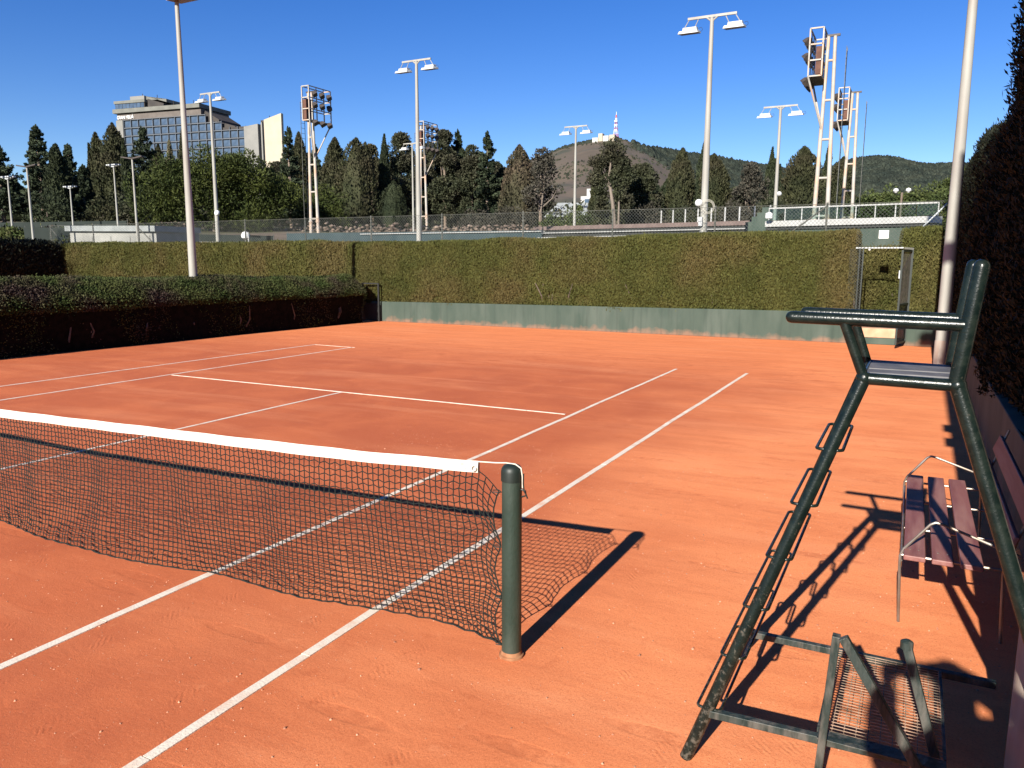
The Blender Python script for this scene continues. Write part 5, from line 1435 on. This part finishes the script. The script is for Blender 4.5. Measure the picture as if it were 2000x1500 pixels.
pl = [([-62.1, 52.4, 8.5], 3.0), ([-60.8, 54.0, 10.0], 3.1), ([-59.6, 55.6, 10.6], 3.1), ([-57.8, 57.4, 11.0], 3.3), ([-56.1, 59.3, 10.4], 3.3), ([-54.7, 60.7, 9.3], 2.8),
      ([-59.0, 56.2, 8.1], 4.2), ([-56.6, 58.8, 8.0], 4.0), ([-61.3, 53.5, 7.2], 3.0), ([-54.2, 61.2, 7.6], 2.6), ([-53.6, 61.8, 9.3], 2.4), ([-57.5, 57.8, 11.5], 2.8), ([-59.2, 56.0, 11.0], 2.8), ([-56.1, 59.3, 11.2], 2.8)]
lobed_tree('stone_pine', 'very wide round bright green pine in front of the hotel', (-58.5, 56.8, 4.9), pl, 'pine', 301, 230, 0.34, 0.12,
           [([(-58.5, 56.8, 4.2), (-58.2, 57, 7), (-57.8, 57.4, 10)], [0.4, 0.3, 0.1])])
ub = [([-23.5, 82.8, 14.3], 1.5), ([-24.9, 82.3, 13.2], 1.3), ([-22.2, 83.3, 13.4], 1.3), ([-21.6, 83.5, 11.6], 1.3), ([-25.3, 82.3, 11.5], 1.1), ([-22.6, 83.2, 9.9], 1.2), ([-24.6, 82.6, 9.6], 1.2), ([-21.9, 83.6, 8.6], 1.1), ([-23.6, 83.4, 11.6], 1.6), ([-24.9, 82.8, 8.0], 1.0)]
lobed_tree('umbrella_pine', 'umbrella pine with pale bare trunk below the hilltop mast', (-23.0, 82.9, 5.3), ub, 'broad', 302, 95, 0.30, 0.13,
           [([(-22.7, 82.6, 4.8), (-23.1, 82.5, 8.5), (-23.6, 82.4, 11.5), (-23.4, 82.6, 14.2)], [0.22, 0.2, 0.15, 0.06]),
            ([(-22.4, 82.6, 4.8), (-22.4, 82.6, 9.3)], [0.14, 0.1]), ([(-23.3, 82.5, 9.8), (-24.2, 82.4, 12.0), (-24.4, 82.4, 13.0)], [0.1, 0.08, 0.03])])
# bushes and shrubs
BUSH = [([4.1, 76.3, 7.4], 1.7, 'leafy', 'olive green bush behind the glass railing, leftmost of five'), ([6.0, 76.4, 7.7], 1.7, 'leafy', 'olive green bush behind the glass railing, third of five'),
        ([7.8, 76.4, 7.5], 1.7, 'leafy', 'olive green bush behind the glass railing, fourth of five'), ([9.4, 76.4, 7.9], 1.6, 'leafy', 'olive green bush behind the glass railing, rightmost of five'),
        ([2.6, 80.3, 7.2], 1.5, 'leafy', 'low olive bush between the right stadium tower legs'),
        ([-55.1, 71.2, 9.4], 2.6, 'pine', 'bright green round shrub right of the left stadium tower'), ([-56.9, 69.6, 8.2], 2.2, 'pine', 'bright shrub behind the left stadium tower legs'),
        ([-69.9, 52.1, 6.9], 2.6, 'cyp', 'dark shrub behind the white headed lamp post'), ([-68.4, 54.1, 7.4], 2.6, 'broad', 'dark shrub left of the wide round pine'),
        ([-35.7, 81.8, 7.2], 2.5, 'brown', 'grey dry shrub left of the small grey roofed house'), ([-31.2, 83.9, 6.6], 1.4, 'leafy', 'yellow green shrub below the small grey roofed house'),
        ([-20.4, 88.0, 7.4], 2.5, 'brown', 'dry shrub right of the umbrella pine trunk'), ([-16.4, 89.2, 7.2], 2.0, 'broad', 'dark shrub left of the pole with the dish'),
        ([-10.3, 86.6, 7.0], 2.4, 'brown', 'dry shrub above the grandstand rail posts'), ([-6.0, 87.3, 7.4], 2.5, 'broad', 'dark shrub left of the tallest tower feet'),
        ([-39.5, 79.7, 6.6], 2.4, 'brown', 'grey shrub below the last tall conifer'), ([-72.8, 47.8, 7.2], 2.6, 'cypd', 'dark shrub at the foot of the far left conifers'),
        ([-47.0, 77.5, 7.0], 2.2, 'broad', 'dark shrub below the large evergreens'), ([-26.8, 80.5, 7.0], 1.8, 'leafy', 'green shrub left of the umbrella pine trunk'),
        ([-13.4, 88.6, 7.0], 2.2, 'cyp', 'olive shrub right of the pole with the dish'), ([-80.0, 44.0, 7.5], 2.8, 'broad', 'dark shrub cut by the left edge')]
for i, (c, r, k, lab) in enumerate(BUSH):
    lob = [((c[0] + dx * r, c[1] + dy * r, c[2] + dz * r), r * 0.72) for dx, dy, dz in ((-0.55, 0, -0.3), (0.55, 0.1, -0.3), (0, 0, 0.15), (0.1, -0.2, -0.6), (-0.35, 0, -1.0), (0.4, 0, -1.0))]
    zb = float(terrain_z(np.array(c[0]), np.array(c[1])))
    lobed_tree('shrub', lab, (c[0], c[1], zb), lob, k, 400 + i, 42, 0.30, 0.14, [([(c[0], c[1], zb - 0.3), (c[0], c[1], c[2])], [0.08, 0.03])], 'shrubs below the trees')

# ------------------------------------------------------------------ far hotel building
S = 1.267
P0 = np.array([CAM.x, CAM.y]) + (np.array([-232.34, 175.56]) - np.array([CAM.x, CAM.y])) * S
EU = V(0.9901, 0.1400, 0); EN = V(0.1400, -0.9901, 0)
HB = thing('hotel_building', 'stepped glass hotel block with white pier and roof storey above the trees', 'building', (float(P0[0]), float(P0[1]), 12.0))
ho = tuple(HB.location)
def hz(z): return 2.16 + (z - 2.16) * S
def hpnt(u, z, out=0.0):
    p = V(float(P0[0]), float(P0[1]), 0) + EU * (u * S) + EN * out
    return V(p.x, p.y, hz(z))
def hblock(name, u0, u1, z0, z1, d0, d1, m, z1b=None, parent=HB):
    """front face at distance d0 out of the facade plane, back at d1"""
    z1b = z1 if z1b is None else z1b
    q = MB(); q.hexa([hpnt(u0, z0, d0), hpnt(u1, z0, d0), hpnt(u1, z0, d1), hpnt(u0, z0, d1)], [hpnt(u0, z1, d0), hpnt(u1, z1b, d0), hpnt(u1, z1b, d1), hpnt(u0, z1, d1)])
    return q.build(name, m, parent, ho)
hblock('main_body', 2.5, 33.9, 10, 47.75, -0.6, -18, M['hotel_dark'])
hblock('main_body', 33.9, 40.0, 10, 45.55, -0.6, -17, M['hotel_dark'])
hblock('main_body', 40.0, 51.3, 10, 43.55, -0.6, -16, M['hotel_dark'])
hblock('left_wing', -6.5, -0.35, 10, 46.9, -6.0, -20, M['hotel_spandrel'])
hblock('pier', -0.3, 2.45, 10, 47.8, 0.3, -18, M['hotel_pier'])
hblock('fascia', 0.2, 34.4, 47.85, 49.7, 0.1, -17, M['hotel_brown'])
hblock('roof_slab', -0.8, 34.6, 49.95, 51.25, 1.2, -18, M['hotel_slab'])
hblock('slab_shadow_gap', 0.4, 34.0, 49.71, 49.94, -0.6, -16, M['hotel_dark'])
hblock('roof_storey', -0.2, 12.1, 51.3, 53.0, 0.2, -12, M['hotel_dark'])
hblock('roof_storey_slab', -0.5, 12.4, 53.02, 53.9, 0.6, -12.5, M['hotel_slab'])
hblock('dark_roof_wing', 12.5, 19.0, 51.3, 54.2, -1.0, -12, M['hotel_dark'], 52.4)
hblock('top_box', 5.3, 11.2, 53.95, 55.3, -1.0, -10, M['hotel_pier'])
hblock('top_wing', 11.25, 19.5, 53.9, 55.2, -2.0, -10, M['hotel_slab'], 52.9)
hblock('sloping_roof', 34.7, 40.2, 45.6, 49.4, -1.5, -15, M['hotel_dark'], 46.2)
hblock('sloping_roof', 40.1, 46.2, 43.6, 45.6, -1.5, -15, M['hotel_dark'], 43.9)
hblock('white_block', 51.4, 56.6, 10, 43.1, 1.6, -3, M['hotel_pier'], 43.7)
hblock('dark_recess', 56.65, 58.4, 10, 44.6, -2.0, -4, M['hotel_dark'])
hblock('white_fin', 57.0, 57.5, 10, 44.2, 0.4, -1.9, M['hotel_pier'])
hblock('cream_slab', 58.45, 64.8, 10, 44.9, 0.8, -0.6, M['hotel_cream'], 46.5)
hblock('roof_hut', 55.4, 58.2, 44.7, 45.3, -2.5, -8, M['hotel_dark'])
# curtain wall: mullions, windows and spandrels, each its own part
row_h = 2.6; col_w = 3.03
cols = 16; u_start = 2.6; tops = [47.8 if k < 10.3 else (45.6 if k < 12.3 else 43.6) for k in range(cols)]
def cellmesh(name, w, h, m, sill):
    q = MB(); a = V(0, 0, 0)
    x1 = EU * (w * S); o_ = EN * 0.12
    up = V(0, 0, h * S)
    q.hexa([a, a + x1, a + x1 - o_, a - o_][::1], [a + up, a + x1 + up, a + x1 - o_ + up, a - o_ + up])
    me = q.build(name, m, HB, (0, 0, 0)); return me
win0 = None; spa0 = None
for c in range(cols):
    u0 = u_start + c * col_w
    z = 47.8
    while z > 22:
        if z <= tops[c] + 0.3:
            pw = hpnt(u0 + 0.30, z - 0.45 - 1.75, -0.45) - V(*ho)
            ps = hpnt(u0 + 0.10, z - row_h + 0.08, -0.55) - V(*ho)
            if win0 is None:
                win0 = cellmesh('window', col_w - 0.55, 1.80, M['hotel_glass'], 0); win0.location = pw
                spa0 = cellmesh('spandrel_panel', col_w - 0.2, 2.46, M['hotel_spandrel'], 0); spa0.location = ps
            else:
                child_of(win0, HB, loc=pw); child_of(spa0, HB, loc=ps)
        z -= row_h
for c in range(cols + 1):
    u0 = u_start + c * col_w
    zt = tops[min(c, cols - 1)] if c == 0 else max(tops[min(c, cols - 1)], tops[c - 1])
    hblock('mullion', u0 - 0.07, u0 + 0.07, 12, zt, 0.05, -0.5, M['hotel_frame'])
z = 47.8
while z > 22:
    n = sum(1 for t_ in tops if t_ + 0.3 >= z)
    hblock('floor_band', u_start, u_start + n * col_w, z - 0.10, z + 0.08, 0.10, -0.5, M['hotel_frame'])
    z -= row_h
for k in range(8):
    hblock('roof_window', 0.0 + k * 1.5, 1.36 + k * 1.5, 51.45, 52.9, 0.3, 0.22, M['hotel_glass'])
# roof aerials
for (u, z0, z1) in ((21.5, 51.3, 53.4), (24.5, 51.3, 53.8), (26.2, 51.3, 52.8), (29.5, 51.3, 53.0), (15.0, 54.0, 55.6), (9.0, 55.3, 56.3), (58.3, 44.9, 46.6)):
    hblock('aerial', u, u + 0.12, z0, z1, -3, -3.2, M['hotel_dark'])
hblock('aerial_arm', 24.0, 26.5, 52.3, 52.45, -3, -3.1, M['hotel_dark'], 51.9)
# sign letters
cu = bpy.data.curves.new('sign_letters', 'FONT'); cu.body = 'GRAN MELI\u00c1'; cu.size = 1.75; cu.extrude = 0.12; cu.offset = 0.0
fo = bpy.data.objects.new('sign_tmp', cu); COL.objects.link(fo)
bpy.context.view_layer.update()
dg = bpy.context.evaluated_depsgraph_get()
me = bpy.data.meshes.new_from_object(fo.evaluated_get(dg)); bpy.data.objects.remove(fo)
co = np.zeros(len(me.vertices) * 3, np.float32); me.vertices.foreach_get('co', co); co = co.reshape(-1, 3)
wmax = co[:, 0].max(); sx = (7.0 * S) / wmax
newv = np.zeros_like(co)
pb = hpnt(0.35, 48.15, 0.35) - V(*ho)
for a_ in range(3):
    newv[:, a_] = pb[a_] + EU[a_] * co[:, 0] * sx + (1 if a_ == 2 else 0) * co[:, 1] * 1.05 + EN[a_] * co[:, 2]
me.vertices.foreach_set('co', newv.ravel()); me.update()
me.materials.clear(); me.materials.append(M['sign_white'])
so_ = bpy.data.objects.new('sign_letters', me); COL.objects.link(so_); so_.parent = HB

# ------------------------------------------------------------------ hills
AZ = [-60, -40, -33, -29.49, -28.02, -26.56, -25.47, -24.37, -23.47, -22.21, -21.13, -20.05, -19.26, -18.61, -17.54, -16.47, -14.71, -12.97, -11.25, -9.56, -7.57, -5.65, -5.05, -3.82, -2.91, -1.7, -0.5, 0.66, 1.79, 8, 25]
TN = [0.02, 0.05, 0.085, 0.1036, 0.113, 0.1218, 0.1317, 0.1372, 0.1432, 0.1486, 0.1514, 0.1536, 0.1515, 0.1458, 0.140, 0.1366, 0.131, 0.1266, 0.1203, 0.1135, 0.1076, 0.1085, 0.1151, 0.1176, 0.1185, 0.1157, 0.1102, 0.1069, 0.1075, 0.09, 0.05]
TN = [t_ - 0.0015 for t_ in TN]
def ridge(az): return np.interp(az, [-60, -22, -18, -13, -6, 25], [1500, 1500, 1520, 1900, 2300, 2300])
def hill_h(az, f, rng_l):
    """az in degrees, f: 0 at the foot, 1 on the ridge, >1 behind"""
    D = ridge(az); H = np.interp(az, AZ, TN) * D
    prof = np.where(f <= 1, np.clip(f, 0, 1) ** 1.15, 1 - (f - 1) * 0.9)
    return H * prof
def build_hill():
    rng = np.random.default_rng(41)
    az = np.linspace(-60, 25, 341); ff = np.concatenate([np.linspace(0, 1, 61), np.linspace(1.03, 1.6, 10)])
    A_, F = np.meshgrid(az, ff, indexing='xy')
    D = ridge(A_); r = D * 0.45 + (D * 0.55) * F
    H = hill_h(A_, F, None)
    a = np.radians(A_)
    X = CAM.x + np.sin(a) * r; Y = CAM.y + np.cos(a) * r
    l1 = lumps(rng, 8, 0.011); l2 = lumps(rng, 8, 0.035); l3 = lumps(rng, 8, 0.10)
    P = np.stack([X, Y, np.zeros_like(X)], -1).reshape(-1, 3)
    nz = (l1(P) * 9 + l2(P) * 3.5 + l3(P) * 0.9).reshape(X.shape)
    damp = np.clip(np.minimum(F / 0.25, 1.0), 0, 1) * np.where(F <= 1, np.clip((1 - F) / 0.12, 0.12, 1), 1)
    Z = 24 + H * (1 - 24 / np.maximum(H, 60) * 1.0 * 0) - 24 * np.clip(F, 0, 1) + nz * damp
    n0 = len(az); n1 = len(ff)
    i = (np.arange(n1 - 1)[:, None] * n0 + np.arange(n0 - 1)[None, :]).ravel()
    fs = np.stack([i, i + 1, i + 1 + n0, i + n0], -1)
    hob = np_mesh('hills', np.stack([X, Y, Z], -1).reshape(-1, 3), fs, M['hill'], smooth=True)
    tag(hob, 'scrub covered hill rising behind the trees', 'hill', kind='structure')
    # scrub and forest
    def place(n, amin, amax, fmin, fmax, smin, smax, keep=None):
        fa = rng.uniform(amin, amax, n); fr = rng.uniform(fmin, fmax, n) ** 0.8
        ia = (fa - az[0]) / (az[-1] - az[0]) * (n0 - 1); jf = np.interp(fr, ff, np.arange(n1))
        i0 = np.clip(ia.astype(int), 0, n0 - 2); j0 = np.clip(jf.astype(int), 0, n1 - 2)
        u = ia - i0; v = jf - j0
        def bil(G): return G[j0, i0] * (1 - u) * (1 - v) + G[j0, i0 + 1] * u * (1 - v) + G[j0 + 1, i0] * (1 - u) * v + G[j0 + 1, i0 + 1] * u * v
        p = np.stack([bil(X), bil(Y), bil(Z)], -1); s = rng.uniform(smin, smax, n)
        if keep is not None:
            k = keep(fa, fr, p); p = p[k]; s = s[k]
        return p, s
    base = np.array([[1, 0, 0], [0.31, 0.95, 0], [-0.81, 0.59, 0], [-0.81, -0.59, 0], [0.31, -0.95, 0], [0.55, 0.2, 0.75], [-0.35, 0.5, 0.8], [-0.3, -0.5, 0.78], [0.1, 0, 1.15]])
    fc = np.array([[0, 1, 5], [1, 6, 5], [1, 2, 6], [2, 3, 6], [3, 7, 6], [3, 4, 7], [4, 5, 7], [4, 0, 5], [5, 6, 8], [6, 7, 8], [7, 5, 8]])
    def bushes(name, p, s, m, label, cat):
        n = len(p)
        v = base[None] * s[:, None, None] * rng.uniform(0.7, 1.3, (n, 9, 3))
        th = rng.uniform(0, 6.28, n); c_, s_ = np.cos(th), np.sin(th)
        v = np.stack([v[..., 0] * c_[:, None] - v[..., 1] * s_[:, None], v[..., 0] * s_[:, None] + v[..., 1] * c_[:, None], v[..., 2]], -1) + p[:, None, :] - np.array([0, 0, 0.6])
        f = (np.arange(n) * 9)[:, None, None] + fc[None]
        tag(np_mesh(name, v.reshape(-1, 3), f.reshape(-1, 3), m), label, cat, kind='stuff')
    pl1 = lumps(rng, 6, 0.02)
    pA, sA = place(11000, -31, -14.5, 0.25, 1.0, 0.9, 2.8, lambda a_, f_, p: rng.uniform(size=len(a_)) < 0.32 + 0.38 * pl1(p))
    pB, sB = place(1500, -31, -14, 0.2, 0.7, 2.5, 5.0, lambda a_, f_, p: pl1(p) > 0.5)
    bushes('hill_scrub', np.concatenate([pA, pB]), np.concatenate([sA, sB]), M['scrub'], 'dark scrub scattered over the brown hillside', 'scrub')
    pC, sC = place(26000, -19.3, 10, 0.30, 1.02, 3.5, 7.5, lambda a_, f_, p: rng.uniform(size=len(a_)) < np.clip((a_ + 17.6) / 2.6 + (f_ - 0.78) * 2.6, 0, 1))
    pD, sD = place(1400, -24.6, -17, 0.90, 1.01, 2.0, 4.5, lambda a_, f_, p: pl1(p) > 0.2)
    bushes('hill_forest', np.concatenate([pC, pD]), np.concatenate([sC, sD]), M['forest'], 'dense dark green forest on the far hills', 'forest')
build_hill()

# hilltop mast and buildings
def mast():
    bx_, by_ = -503.4, 1406.5; z0 = 228.0; zt = 273.0
    t = thing('radio_mast', 'red and white lattice mast on the hilltop', 'mast', (bx_, by_, z0)); o = (bx_, by_, z0)
    nb = 7; w0 = 4.2; w1 = 0.7
    for k in range(nb):
        f0 = k / nb; f1 = (k + 1) / nb
        a = w0 + (w1 - w0) * f0 ** 0.8; c = w0 + (w1 - w0) * f1 ** 0.8
        za = z0 + (zt - z0) * 0.88 * f0; zc = z0 + (zt - z0) * 0.88 * f1
        b = MB(); cor = [(-1, -1), (1, -1), (1, 1), (-1, 1)]
        for i, (sx, sy) in enumerate(cor):
            n_ = cor[(i + 1) % 4]
            b.bar((bx_ + sx * a, by_ + sy * a, za), (bx_ + sx * c, by_ + sy * c, zc - 0.02), 0.38, 0.38, (0, 1, 0.1))
            b.bar((bx_ + sx * a, by_ + sy * a, za + 0.3), (bx_ + n_[0] * c, by_ + n_[1] * c, zc - 0.3), 0.22, 0.22, (0, 1, 0.1))
            b.bar((bx_ + n_[0] * a, by_ + n_[1] * a, za + 0.3), (bx_ + sx * c, by_ + sy * c, zc - 0.3), 0.22, 0.22, (0, 1, 0.1))
            b.bar((bx_ + sx * c, by_ + sy * c, zc - 0.3), (bx_ + n_[0] * c, by_ + n_[1] * c, zc - 0.3), 0.26, 0.26)
        b.build('lattice_section', M['mast_red'] if k % 2 == 0 else M['mast_white'], t, o)
    b = MB(); b.tube([(bx_, by_, z0 + (zt - z0) * 0.87), (bx_, by_, zt)], 0.35, 6); b.build('antenna', M['mast_white'], t, o)
    for k, z in enumerate((0.25, 0.45, 0.6)):
        b = MB(); b.box(bx_ - 2.6, bx_ + 2.6, by_ - 2.9, by_ - 2.5, z0 + 45 * z, z0 + 45 * z + 2.2); b.build('dish_panel', M['mast_white'], t, o)
mast()
cg = thing('hilltop_station', 'cream hilltop building left of the red and white mast', 'building', (-520, 1380, 222)); o = tuple(cg.location)
m = MB(); m.box(-527, -519, 1378, 1388, 218, 232); m.build('tower_block', M['hotel_cream'], cg, o)
m = MB(); m.box(-518.8, -508, 1380, 1390, 218, 227.8); m.build('wing', M['white_rail'], cg, o)
m = MB(); m.box(-538, -527.2, 1376, 1386, 214, 225); m.build('wall', M['white_rail'], cg, o)
m = MB(); m.box(-508, -498, 1384, 1394, 218, 229.5); m.build('mast_hut', M['hotel_cream'], cg, o)

# two small lamps on a post far right
l2_ = thing('street_lamp', 'twin globe lamp post behind the glass railing at right', 'lamp', (7.2, 50, 2.8)); o = tuple(l2_.location)
m = MB(); m.tube([(7.2, 50, 2.6), (7.2, 50, 6.3)], 0.06, 8); m.build('shaft', M['bark'], l2_, o, smooth=True)
for s in (-1, 1):
    m = MB(); m.lathe([(0.05, -0.14), (0.16, -0.02), (0.13, 0.1), (0.02, 0.15)], (7.2 + s * 0.34, 50, 6.42), 10); m.build('globe', M['ball_white'], l2_, o, smooth=True)

# ------------------------------------------------------------------ photographer (behind the lens, throws the shadow at lower right)
def person():
    verts = {}
    def skin(name, chain, m, parent, org, dz=None):
        """chain: list of (point, radius, index of previous or None)"""
        me = bpy.data.meshes.new(name)
        me.from_pydata([tuple(V(*p) - V(*org)) for p, r, i in chain], [(i, k) for k, (p, r, i) in enumerate(chain) if i is not None], [])
        ob = bpy.data.objects.new(name, me); COL.objects.link(ob); ob.parent = parent
        md = ob.modifiers.new('skin', 'SKIN'); md.use_smooth_shade = True
        if not me.skin_vertices:
            bpy.context.view_layer.objects.active = ob
        sv = me.skin_vertices[0].data if me.skin_vertices else None
        if sv:
            for k, (p, r, i) in enumerate(chain): sv[k].radius = (r, r) if not isinstance(r, tuple) else r
            sv[0].use_root = True
        sb = ob.modifiers.new('sub', 'SUBSURF'); sb.levels = 1; sb.render_levels = 2
        me.materials.append(m)
        return ob
    org = (8.66, -3.85, 0.645)
    t = thing('person', 'person in dark clothes holding up a phone, seen by the shadow', 'person', org)
    bx_, by_ = 8.655, -3.86
    ch = [((bx_, by_, 1.40), (0.15, 0.10), None),          # pelvis 0
          ((bx_, by_, 1.62), (0.14, 0.10), 0),             # waist 1
          ((bx_, by_ + 0.01, 1.85), (0.165, 0.11), 1),     # chest 2
          ((bx_ - 0.01, by_ + 0.02, 2.00), (0.10, 0.08), 2),     # neck 3
          ((bx_ - 0.03, by_ + 0.05, 2.10), (0.10, 0.095), 3),   # jaw 4
          ((bx_ - 0.05, by_ + 0.04, 2.19), (0.092, 0.10), 4),     # skull 5
          ((bx_ - 0.05, by_ + 0.03, 2.265), (0.06, 0.07), 5),    # crown 6
          ((bx_ - 0.15, by_ + 0.02, 1.90), (0.06, 0.06), 2),     # left shoulder 7
          ((8.335, -3.80, 1.68), (0.062, 0.062), 7),             # left elbow 8
          ((8.300, -3.71, 1.93), (0.066, 0.060), 8),             # forearm 9
          ((8.318, -3.65, 2.09), (0.046, 0.042), 9),             # left wrist 10
          ((bx_ + 0.16, by_ + 0.02, 1.94), (0.085, 0.08), 2),     # right shoulder 11
          ((8.86, -3.60, 2.06), (0.058, 0.058), 11),             # right elbow 12
          ((8.66, -3.60, 2.20), (0.062, 0.055), 12),           # forearm 13
          ((8.47, -3.62, 2.195), (0.046, 0.042), 13),           # right wrist 14
          ((bx_ - 0.10, by_, 1.32), (0.10, 0.10), 0),            # left hip 15
          ((bx_ - 0.11, by_ + 0.03, 0.98), (0.07, 0.07), 15),
          ((bx_ - 0.11, by_, 0.60), (0.045, 0.045), 16),
          ((bx_ - 0.12, by_ + 0.14, 0.555), (0.04, 0.03), 17),
          ((bx_ + 0.10, by_, 1.32), (0.10, 0.10), 0),
          ((bx_ + 0.11, by_ + 0.03, 0.98), (0.07, 0.07), 19),
          ((bx_ + 0.11, by_, 0.60), (0.045, 0.045), 20),
          ((bx_ + 0.12, by_ + 0.14, 0.555), (0.04, 0.03), 21)]
    ch = [((p[0], p[1], p[2] + max(0.0, (-3.6 - p[1]) * 0.489) + 0.0), (r[0] * 1.12, r[1] * 1.12), i) for p, r, i in ch]
    skin('body', ch, M['cloth_dark'], t, org)
    # hands round the phone
    for sx, wx, wy, wz in ((1, 8.315, -3.64, 2.09), (-1, 8.50, -3.575, 2.185)):
        ch = [((wx, wy, wz), 0.026, None), ((wx + sx * 0.01, wy + 0.012, wz + 0.05 if sx > 0 else wz - 0.015), 0.028, 0)]
        tipx = wx + sx * 0.012
        for k in range(4):
            if sx > 0: a1 = (wx - 0.012, wy + 0.015 - k * 0.016, wz + 0.085); a2 = (wx + 0.012, wy + 0.015 - k * 0.016, wz + 0.105)
            else: a1 = (wx - 0.045, wy - 0.01, wz + 0.02 - k * 0.018); a2 = (wx - 0.065, wy - 0.02, wz + 0.015 - k * 0.018)
            n_ = len(ch); ch += [(a1, 0.009, 1), (a2, 0.008, n_)]
        n_ = len(ch); ch += [((wx + sx * 0.03, wy - 0.025, wz + 0.04), 0.010, 1), ((wx + sx * 0.045, wy - 0.03, wz + 0.06), 0.009, n_)]
        skin('hand', ch, M['skin'], t, org)
    ph = thing('mobile_phone', 'phone held up in both hands of the person', 'phone', (8.39, -3.62, 2.15))
    rz = Matrix.Rotation(0.4759, 3, 'Z')
    q = MB(); q.box(-0.045, 0.105, -0.033, -0.025, -0.045, 0.030); q.v = [tuple(rz @ Vector(p) + V(CAM.x, CAM.y, CAM.z)) for p in q.v]
    q.build('phone_body', M['black'], ph, tuple(ph.location), bevel=0.002)
person()

# ------------------------------------------------------------------ loose grit near the camera
def grit():
    rng = np.random.default_rng(55)
    n = 5200
    x = rng.uniform(2.5, 9.0, n); y = rng.uniform(-2.2, 4.5, n) ** 1.0
    s = rng.gamma(2.0, 0.0011, n) + 0.0008
    big = rng.uniform(size=n) < 0.002; s[big] *= 2.4
    oc = np.array([[1, 0, 0], [-1, 0, 0], [0, 1, 0], [0, -1, 0], [0, 0, 1.0]])
    of = np.array([[0, 2, 4], [2, 1, 4], [1, 3, 4], [3, 0, 4]])
    v = np.stack([x, y, np.zeros(n)], -1)[:, None, :] + oc[None] * s[:, None, None] * rng.uniform(0.6, 1.4, (n, 5, 1))
    f = (np.arange(n) * 5)[:, None, None] + of[None]
    tag(np_mesh('clay_grit', v.reshape(-1, 3), f.reshape(-1, 3), mat('grit', (0.40, 0.15, 0.08), (0.62, 0.32, 0.20), rough=0.95, scale=30, rand=0.4)), 'loose grit on the clay surface', 'grit', kind='stuff')
grit()
